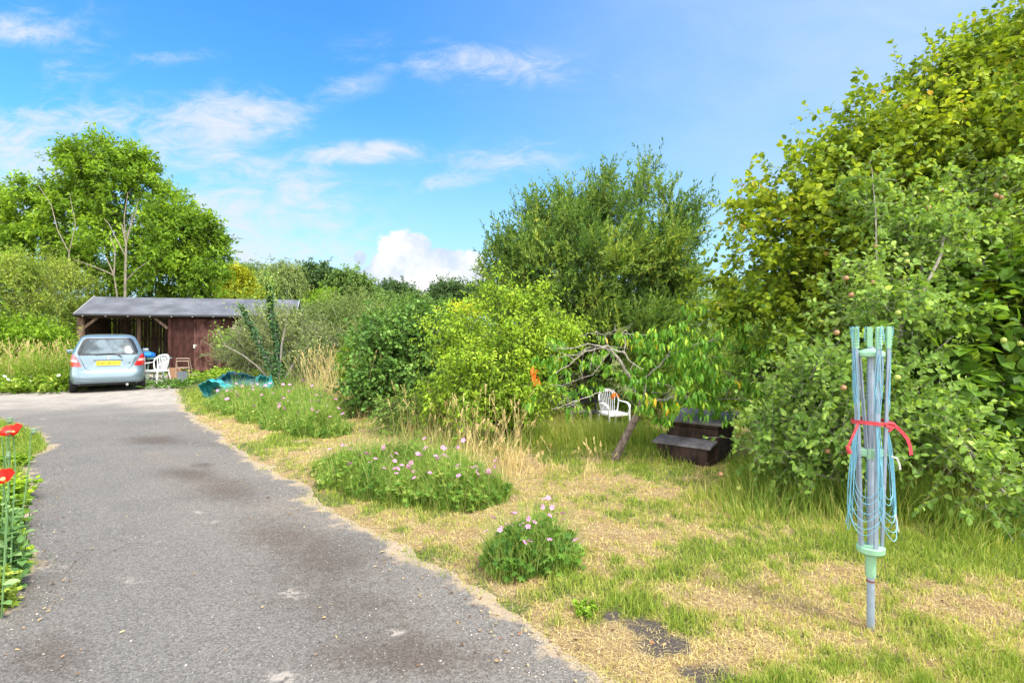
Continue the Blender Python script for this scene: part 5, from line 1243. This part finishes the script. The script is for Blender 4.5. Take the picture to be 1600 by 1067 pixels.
# ---- mid-distance shrubs
MT = [('broadleaf_shrub', 'leafy green shrub behind the silvery shrub, below the domed tree', 21, [(560, 500, 40, 22), (600, 490, 36, 20), (530, 495, 30, 20)], lm_far, .11, .5, 91),
      ('broadleaf_shrub', 'fresh green shrub touching the right end of the shed', 22, [(500, 500, 30, 24), (480, 520, 26, 28), (505, 475, 14, 20)], lm_left, .11, .45, 92),
      ('broadleaf_shrub', 'fine leaved green shrub behind the dark round one', 16, [(680, 510, 46, 26), (720, 530, 36, 34), (640, 492, 30, 16), (695, 485, 24, 12)], lm_willow, .085, .4, 93),
      ('broadleaf_shrub', 'thin upright green shrub left of the dark round one', 15, [(545, 590, 26, 34), (560, 560, 24, 30), (530, 620, 20, 18)], lm_left, .085, .35, 94),
      ('broadleaf_shrub', 'dull green shrub behind the lime bush, below the willow', 14.5, [(860, 590, 60, 40), (800, 570, 50, 50), (910, 600, 50, 30)], lm_dark, .09, .45, 95),
      ('broadleaf_shrub', 'green undergrowth behind the cherry crown', 12.6, [(1000, 620, 60, 40), (1080, 610, 60, 46), (1150, 600, 50, 50), (940, 625, 40, 28)], lm_left, .085, .45, 96),
      ('broadleaf_shrub', 'leafy shrub joining the hazel to the cherry crown', 9.5, [(1190, 560, 50, 50), (1160, 590, 40, 34), (1220, 620, 50, 50)], lm_apple, .065, .55, 97),
      ('broadleaf_shrub', 'dark shrub mass under the hazel at the right edge', 7.4, [(1500, 640, 90, 80), (1600, 620, 80, 110), (1420, 640, 70, 70), (1350, 600, 60, 60), (1640, 740, 70, 60)], lm_dark, .075, .7, 98)]
for nm, lab, Y, bl, mt, sz_, wd_, sd_ in MT:
    bb = [blob(a, b_, Y, c_, d_) for a, b_, c_, d_ in bl]; c0 = bb[0][0]
    plant(nm, lab, 'shrub', (float(c0[0]), float(c0[1])), bb, mt, bk, sd_, ncl=110, ntw=13, rc=.018 * Y, tl=.019 * Y, per=9, size=sz_, wid=wd_, up=.3, shell=.3, r0=.04, nl=18, twigr=.003 if Y < 15 else 0)
# background belts so nothing bare shows between trunks
for lab, Y, x0, x1, mt, sd_ in (('long hedge along the far boundary behind the garden', 30, -26, 26, lm_fard, 101),):
    g = np.random.default_rng(sd_); nn = 26; bb = [(np.array([x0 + (x1 - x0) * i / (nn - 1), Y + g.uniform(-1, 1), .9]), np.array([1.6, 1.2, g.uniform(1.2, 1.9)])) for i in range(nn)]
    plant('boundary_hedge', lab, 'hedge', (0, Y), bb, mt, bk, sd_, ncl=380, ntw=12, rc=.5, tl=.5, per=9, size=.16, wid=.6, r0=.05, nl=10, heads=[(0, Y, 1.2)])
# golden flower head above the lime bush
gold = empty('golden_shrub', (-.65, 9.6, gz1(-.65, 9.6)), 0, 'small shrub with a golden yellow top just left of the tip of the lime bush', 'shrub'); g = np.random.default_rng(111); gb = np.array(gold.location)
Q = np.array(at(732, 484, 9.6)) - gb + g.normal(size=(420, 3)) * [.17, .15, .07]; V, T, q = leaves(Q, g.normal(size=(420, 3)) + [0, 0, .5], g.normal(size=(420, 3)) + [0, 0, .8], .045, .03, 'rhomb', g.random(420)); npmesh('golden_leaves', V, T, leafmat('golden_leaf', [(0, (.30, .26, .02)), (1, (.55, .42, .02))], .3), gold, q)
Q = np.array(at(735, 510, 9.6)) - gb + g.normal(size=(1500, 3)) * [.2, .2, .2]; V, T, q = leaves(Q, g.normal(size=(1500, 3)) + [0, 0, .2], g.normal(size=(1500, 3)) + [0, 0, .8], .05, .03, 'rhomb', g.random(1500)); npmesh('green_leaves', V, T, lm_bright, gold, q)
b = MB(); e_ = Vector(at(733, 490, 9.6)) - gold.location; b.tube([(0, 0, -.05), (.03, 0, e_.z / 2), tuple(e_)], [.03, .02, .01], 6); b.build('stem', bk, gold)

# ---- weeds on the verge left of the car
def herb(name, label, cat, base, n, hgt, lsize, mat, seed, rad=.3, flowers=0, fmat=None, fsize=.03, group=None, lk='rhomb', wid=.4):
    g = np.random.default_rng(seed); z = gz1(*base); root = empty(name, (base[0], base[1], z), 0, label, cat, group)
    P = np.stack([g.normal(size=n) * rad * .5, g.normal(size=n) * rad * .5, np.zeros(n)], -1); E = P * 1.7 + np.stack([0 * P[:, 0], 0 * P[:, 0], hgt * g.uniform(.5, 1.1, n)], -1)
    K = 14; q = np.repeat(np.arange(n), K); t = g.random(len(q)) ** .8; Q = P[q] * (1 - t[:, None]) + E[q] * t[:, None]
    D = unit(g.normal(size=(len(q), 3)) * [1, 1, .3] + [0, 0, .15])
    V, T, r_ = leaves(Q, D, g.normal(size=(len(q), 3)) * .4 + [0, 0, 1], lsize * g.uniform(.6, 1.2, len(q)) * (1.1 - .5 * t), lsize * wid, lk, np.clip(g.random(len(q)) * .8 + .2 * t, 0, 1)); npmesh('foliage', V, T, mat, root, r_)
    if n > 20: V, T, r_ = sticks(P, E, .005, .003); npmesh('stems', V, T, mat, root, r_ + .5)
    if flowers:
        tv, tt = tmpl('petals'); tv = tv.copy(); tv *= fsize
        me = bpy.data.meshes.new('flower'); me.from_pydata([tuple(p) for p in tv], [], [tuple(int(i) for i in f) for f in tt]); me.materials.append(fmat); me.update()
        for k in range(flowers):
            i = g.integers(n); o = bpy.data.objects.new('flower', me); COL.objects.link(o); o.parent = root; o.location = Vector(E[i]) + Vector((g.normal() * .03, g.normal() * .03 - .03, .02)); o.rotation_euler = (R(g.uniform(20, 75)), R(g.uniform(-30, 30)), g.random() * 6)
    return root
white_f = simple('white_petals', (.80, .80, .80), .6); pink_f = simple('pink_petals', (.60, .24, .46), .6, .3, 0, .2, 50)
wl = ['yellowing upright weed at the left edge of the verge', 'yellow green weed second from the left on the verge', 'pale weed in the middle of the verge', 'feathery green weed left of the car', 'bright nettle nearest the car tail light', 'yellow weed behind the bindweed', 'tall green weed beside the open bay post']
for i, (x_, y_, h_, mt) in enumerate([(-14.8, 15.3, 1.0, lm_yel), (-14.2, 15.4, .85, lm_yel), (-13.7, 15.6, .9, lm_yel), (-13.1, 15.5, .95, lm_left), (-12.7, 16.0, 1.15, lm_left), (-14.5, 16.4, 1.2, lm_yel), (-13.2, 16.8, 1.3, lm_left)]):
    herb('weed', wl[i], 'weed', (x_, y_), 130, h_, .085, mt, 200 + i, .75, group='weeds on the verge left of the car', wid=.28)
bl_ = ['leafy bindweed with white flowers at the left edge of the photo', 'leafy bindweed with white flowers in the middle of the verge', 'leafy bindweed with white flowers spilling beside the rear of the car']
for i, (x_, y_, nf_) in enumerate([(-13.9, 14.95, 7), (-12.9, 14.9, 5), (-12.6, 14.9, 7)]):
    herb('bindweed', bl_[i], 'plant', (x_, y_), 130, .42, .085, lm_left if i != 1 else lm_yel, 220 + i, .8, nf_, white_f, .045, 'bindweed along the verge', 'heart', .8)
herb('ground_ivy', 'low dark leaves in front of the white chair by the shed', 'plant', (-9.9, 16.2), 90, .22, .08, lm_dark, 230, .8, 0, lk='heart', wid=.8, group='low plants before the shed')
herb('ground_ivy', 'low leaves along the foot of the shed door', 'plant', (-10.0, 18.9), 120, .25, .09, lm_left, 231, 1.3, 0, lk='heart', wid=.8, group='low plants before the shed')
herb('ground_ivy', 'low leaves between shed door and the grey green shrub', 'plant', (-8.6, 18.4), 120, .30, .09, lm_bright, 232, 1.2, 0, lk='heart', wid=.8, group='low plants before the shed')

# ---- cranesbill clumps
def cranesbill(label, pts, hgt, seed, nl_, nb, nfl):
    g = np.random.default_rng(seed); cx = np.mean([p[0] for p in pts]); cy = np.mean([p[1] for p in pts]); z0 = gz1(cx, cy)
    root = empty('cranesbill', (cx, cy, z0), 0, label, 'flower clump', 'pink cranesbill clumps beside the driveway')
    def samp(n):
        k = g.integers(len(pts), size=n); P = np.array(pts)[k]; a = g.random(n) * 6.283; r = np.sqrt(g.random(n))
        x = P[:, 0] + np.cos(a) * r * P[:, 2]; y = P[:, 1] + np.sin(a) * r * P[:, 2] * .8; r = r * (1 + .35 * (g.random(n) < .2)); dome = np.clip(1.02 - .62 * r ** 1.5, .12, 1.1) * P[:, 3]
        return x - cx, y - cy, dome * (.0 + 2.1 * fbm(x, y, 4.6, 3, seed)), a, r
    x, y, d, a, r = samp(nl_); z = d * hgt * g.uniform(.45, 1.05, nl_) ** .7; out = np.stack([np.cos(a) * r, np.sin(a) * r, 0 * a], -1)
    zz0 = gz(x + cx, y + cy) - z0
    s = g.uniform(.028, .065, nl_)
    N = out * .9 + np.array([0, 0, 1]) + g.normal(size=(nl_, 3)) * .35; D = g.normal(size=(nl_, 3)) * [1, 1, .2] + out
    L1 = leaves(np.stack([x, y, z + zz0], -1), D, N, s, s, 'lobed', np.clip(g.random(nl_) * .7 + (fbm(x + cx, y + cy, 3, 2, 7) - .35) * .9, 0, 1))
    x, y, d, a, r = samp(nb); P = np.stack([x, y, gz(x + cx, y + cy) - z0], -1)
    L2 = blades(P, d * hgt * g.uniform(.6, 1.9, nb) + .05, np.full(nb, .0028) + .0004 * cy, g.uniform(.1, .7, nb), np.clip(g.random(nb) ** .6, 0, 1), g)
    V, T, q = merge([L1, L2]); npmesh('foliage', V, T, lm_crane, root, q)
    x, y, d, a, r = samp(nfl); z = np.maximum(d, .45) * hgt * g.uniform(1.0, 1.3, nfl) + .08; E = np.stack([x, y, z], -1); B = E * [.92, .92, 0]
    V, T, q = sticks(B, E, .0016, .0012); npmesh('stems', V, T, lm_crane, root, q + .6)
    fs_ = .020 if cy < 5 else (.025 if cy < 8 else .034)
    tv, tt = tmpl('petals'); tv = tv * fs_
    me = bpy.data.meshes.new('flower'); me.from_pydata([tuple(p) for p in tv], [], [tuple(int(i) for i in f) for f in tt]); me.materials.append(pink_f); me.update()
    for k in range(nfl):
        o = bpy.data.objects.new('flower', me); COL.objects.link(o); o.parent = root; o.location = E[k]; o.rotation_euler = (R(g.uniform(-10, 60)), R(g.uniform(-40, 40)), g.random() * 6)
lm_crane = leafmat('cranesbill_leaf', [(0, (.04, .10, .018)), (.45, (.095, .18, .028)), (.85, (.19, .26, .05)), (1, (.38, .36, .14))], .38, .5, .3, gain=1.6)
cranesbill('small cranesbill clump with pink flowers nearest the camera by the driveway', [(.06, 3.62, .22, 1.0), (.24, 3.62, .22, .95), (-.02, 3.70, .17, .8), (.16, 3.82, .24, 1.0)], .24, 301, 1300, 2800, 34)
cranesbill('wide cranesbill clump with pink flowers, the middle one of three', [(-1.62, 5.75, .40, .85), (-1.20, 5.45, .42, 1.0), (-.82, 5.25, .42, 1.0), (-.50, 5.08, .36, 1.0), (-1.2, 5.95, .40, 1.0), (-.7, 5.65, .4, 1.0), (-1.8, 6.15, .4, .8), (-.32, 5.15, .3, .9)], .27, 302, 5600, 13000, 96)
cranesbill('cranesbill clump crowded with pale pink flowers near the teal sacks, the farthest one', [(-5.6, 11.3, .65, .9), (-4.9, 10.7, .7, 1.0), (-4.2, 9.9, .7, 1.0), (-3.5, 9.1, .62, 1.0), (-3.0, 8.5, .5, 1.0), (-4.4, 11.0, .7, 1.0), (-3.6, 10.0, .65, 1.0), (-6.0, 12.2, .6, .8)], .36, 303, 7000, 18000, 98)
# small leafy weed at the lawn edge
herb('weed', 'small leafy weed at the lawn edge below the nearest cranesbill', 'weed', (.40, 3.08), 12, .045, .032, lm_left, 310, .07, 0, lk='lobed', wid=1.0)

# ---- poppies and bed at the left edge
lm_poppy = leafmat('poppy_leaf', [(0, (.05, .12, .035)), (.6, (.12, .22, .07)), (1, (.22, .33, .14))], .35, .5, .3, gain=1.4)
pop_red, g = newmat('poppy_petal')
tr = g.n('ShaderNodeBsdfTranslucent'); tr.inputs[0].default_value = (.85, .05, .02, 1); mx = g.n('ShaderNodeMixShader'); mx.inputs[0].default_value = .35
g.t.links.new(pbsdf(g, (.80, .028, .015), .55), mx.inputs[1]); g.t.links.new(tr.outputs[0], mx.inputs[2]); g.set(g.out.inputs[0], mx.outputs[0])
podm = simple('poppy_pod', (.17, .26, .15), .6); stemm = simple('poppy_stem', (.13, .25, .09), .6)
def poppy(label, x_, y_, Y, flower, s=1.0, lean=.05, seed=0):
    g = np.random.default_rng(400 + seed); tip = np.array(at(x_, y_, Y)); bx_, by_ = tip[0] - lean, Y + .02; z0 = gz1(bx_, by_)
    root = empty('poppy', (bx_, by_, z0), 0, label, 'poppy', 'poppies in the left bed'); t = Vector(tip) - root.location
    b = MB(); b.tube([(0, 0, -.02), (t.x * .25, .01, t.z * .4), (t.x * .7, .01, t.z * .8), tuple(t)], [.005, .0045, .004, .0035], 7); b.build('stem', stemm, root, smooth=True)
    if flower:
        b = MB(); n_, mm = 28, 6
        for lay in range(2):
            vs = []
            for j in range(mm):
                f = j / (mm - 1)
                for i in range(n_):
                    a = 2 * math.pi * i / n_ + lay * .7; rr_ = (.008 + .045 * s * f) * (1 + .12 * math.sin(a * 2 + lay * 1.6) + .05 * math.sin(a * 9 + seed) * f); vs.append((rr_ * math.cos(a), rr_ * math.sin(a) * .95, .004 * lay + .044 * s * f ** 1.3 * (1 + .10 * math.sin(a * 5 + lay) + .06 * math.sin(a * 13)) - .018))
            b.add(vs, [(j * n_ + i, j * n_ + (i + 1) % n_, (j + 1) * n_ + (i + 1) % n_, (j + 1) * n_ + i) for j in range(mm - 1) for i in range(n_)])
        po = b.build('petals', pop_red, root, smooth=True); po.location = t; po.rotation_euler = (R(38 + 8 * g.normal()), R(g.uniform(-14, 14)), 0)
        b = MB(); b.lathe([(.002, 0), (.010, .004), (.013, .012), (.010, .018), (.002, .019)], (0, 0, -.008), 12); b.build('pistil', simple('pale_pod', (.5, .42, .16), .7), po, smooth=True)
    else:
        b = MB(); b.lathe([(.004, 0), (.008, .002), (.014 * s, .010), (.016 * s, .018), (.013 * s, .027), (.010 * s, .029), (.017 * s, .030), (.017 * s, .034), (.004, .038)], (t.x, 0, t.z - .01), 14); b.build('seed_pod', podm, root, smooth=True)
    nn = 9; h_ = g.uniform(.05, .65, nn); az = g.random(nn) * 6.283; Q = np.stack([t.x * .3 * h_, 0 * h_, h_ * t.z], -1); D = np.stack([np.cos(az), np.sin(az), .4 + 0 * az], -1); V, T, q = leaves(Q, D, [0, 0, 1] + g.normal(size=(nn, 3)) * .3, .11 * (1.1 - h_), .045 * (1.1 - h_), 'long', g.random(nn)); npmesh('leaves', V, T, lm_poppy, root, q)
poppy('upper red poppy in full flower at the left edge', 20, 676, 3.35, True, 1.0, .04, 1)
poppy('lower red poppy cut by the left edge of the photo', 5, 749, 3.05, True, 1.05, .03, 2)
poppy('poppy seed pod directly above the upper red flower', 11, 660, 3.4, False, .9, .03, 3)
poppy('poppy seed pod on a slanting stem right of the red flowers', 48, 677, 3.4, False, .9, .12, 4)
poppy('poppy seed pod just below left of the upper red flower', 9, 681, 3.3, False, 1.0, .03, 5)
poppy('poppy seed pod at the very left edge beside the upper flower', 2, 676, 3.4, False, .8, .03, 6)
poppy('small poppy pod low between the two red flowers', 8, 714, 3.3, False, .7, .03, 7)
for i, (lab, x_, y_, h_, mt, n_, ls) in enumerate([('pale green poppy foliage below the red flowers', -3.14, 3.42, .46, lm_poppy, 22, .075), ('leafy plant at the corner of the left bed', -3.38, 3.70, .26, lm_bright, 40, .07), ('leafy plant behind the poppies in the left bed', -4.05, 4.4, .28, lm_left, 60, .08),
                                              ('yellow green plant lowest in the left bed', -3.0, 3.18, .22, lm_yel, 34, .06), ('bushy green plant farther back in the left bed', -4.85, 5.2, .20, lm_bright, 70, .07), ('green plant near the tip of the left bed', -5.95, 6.5, .12, lm_left, 70, .06), ('spreading green plant at the far tip of the left bed', -7.4, 7.9, .08, lm_bright, 80, .06)]):
    herb('bed_plant', lab, 'plant', (x_, y_), n_, h_, ls, mt, 420 + i, .07 if i < 4 else .13, group='leafy plants in the left bed', lk='lobed' if i % 2 else 'oval', wid=.7)
x = rng.uniform(-9.5, -2.9, 60000); y = rng.uniform(2.9, 9.8, 60000); e = edge(x, y); k = (e < -.03) & (e > -1.6) & (x < -2.6 - (y - 3) * .5) & (rng.random(60000) < .9)
x, y = x[k], y[k]; P = np.stack([x, y, gz(x, y)], -1)
V, T, q = blades(P, rng.uniform(.04, .16, len(x)), .004 + .0008 * y, rng.uniform(.2, .9, len(x)), np.clip(rng.normal(.75, .15, len(x)), 0, 1)); tag(npmesh('bed_grass', V, T, MATS['long_grass'], None, q), 'fresh green grass fringing the left bed', 'grass', None, 'stuff')
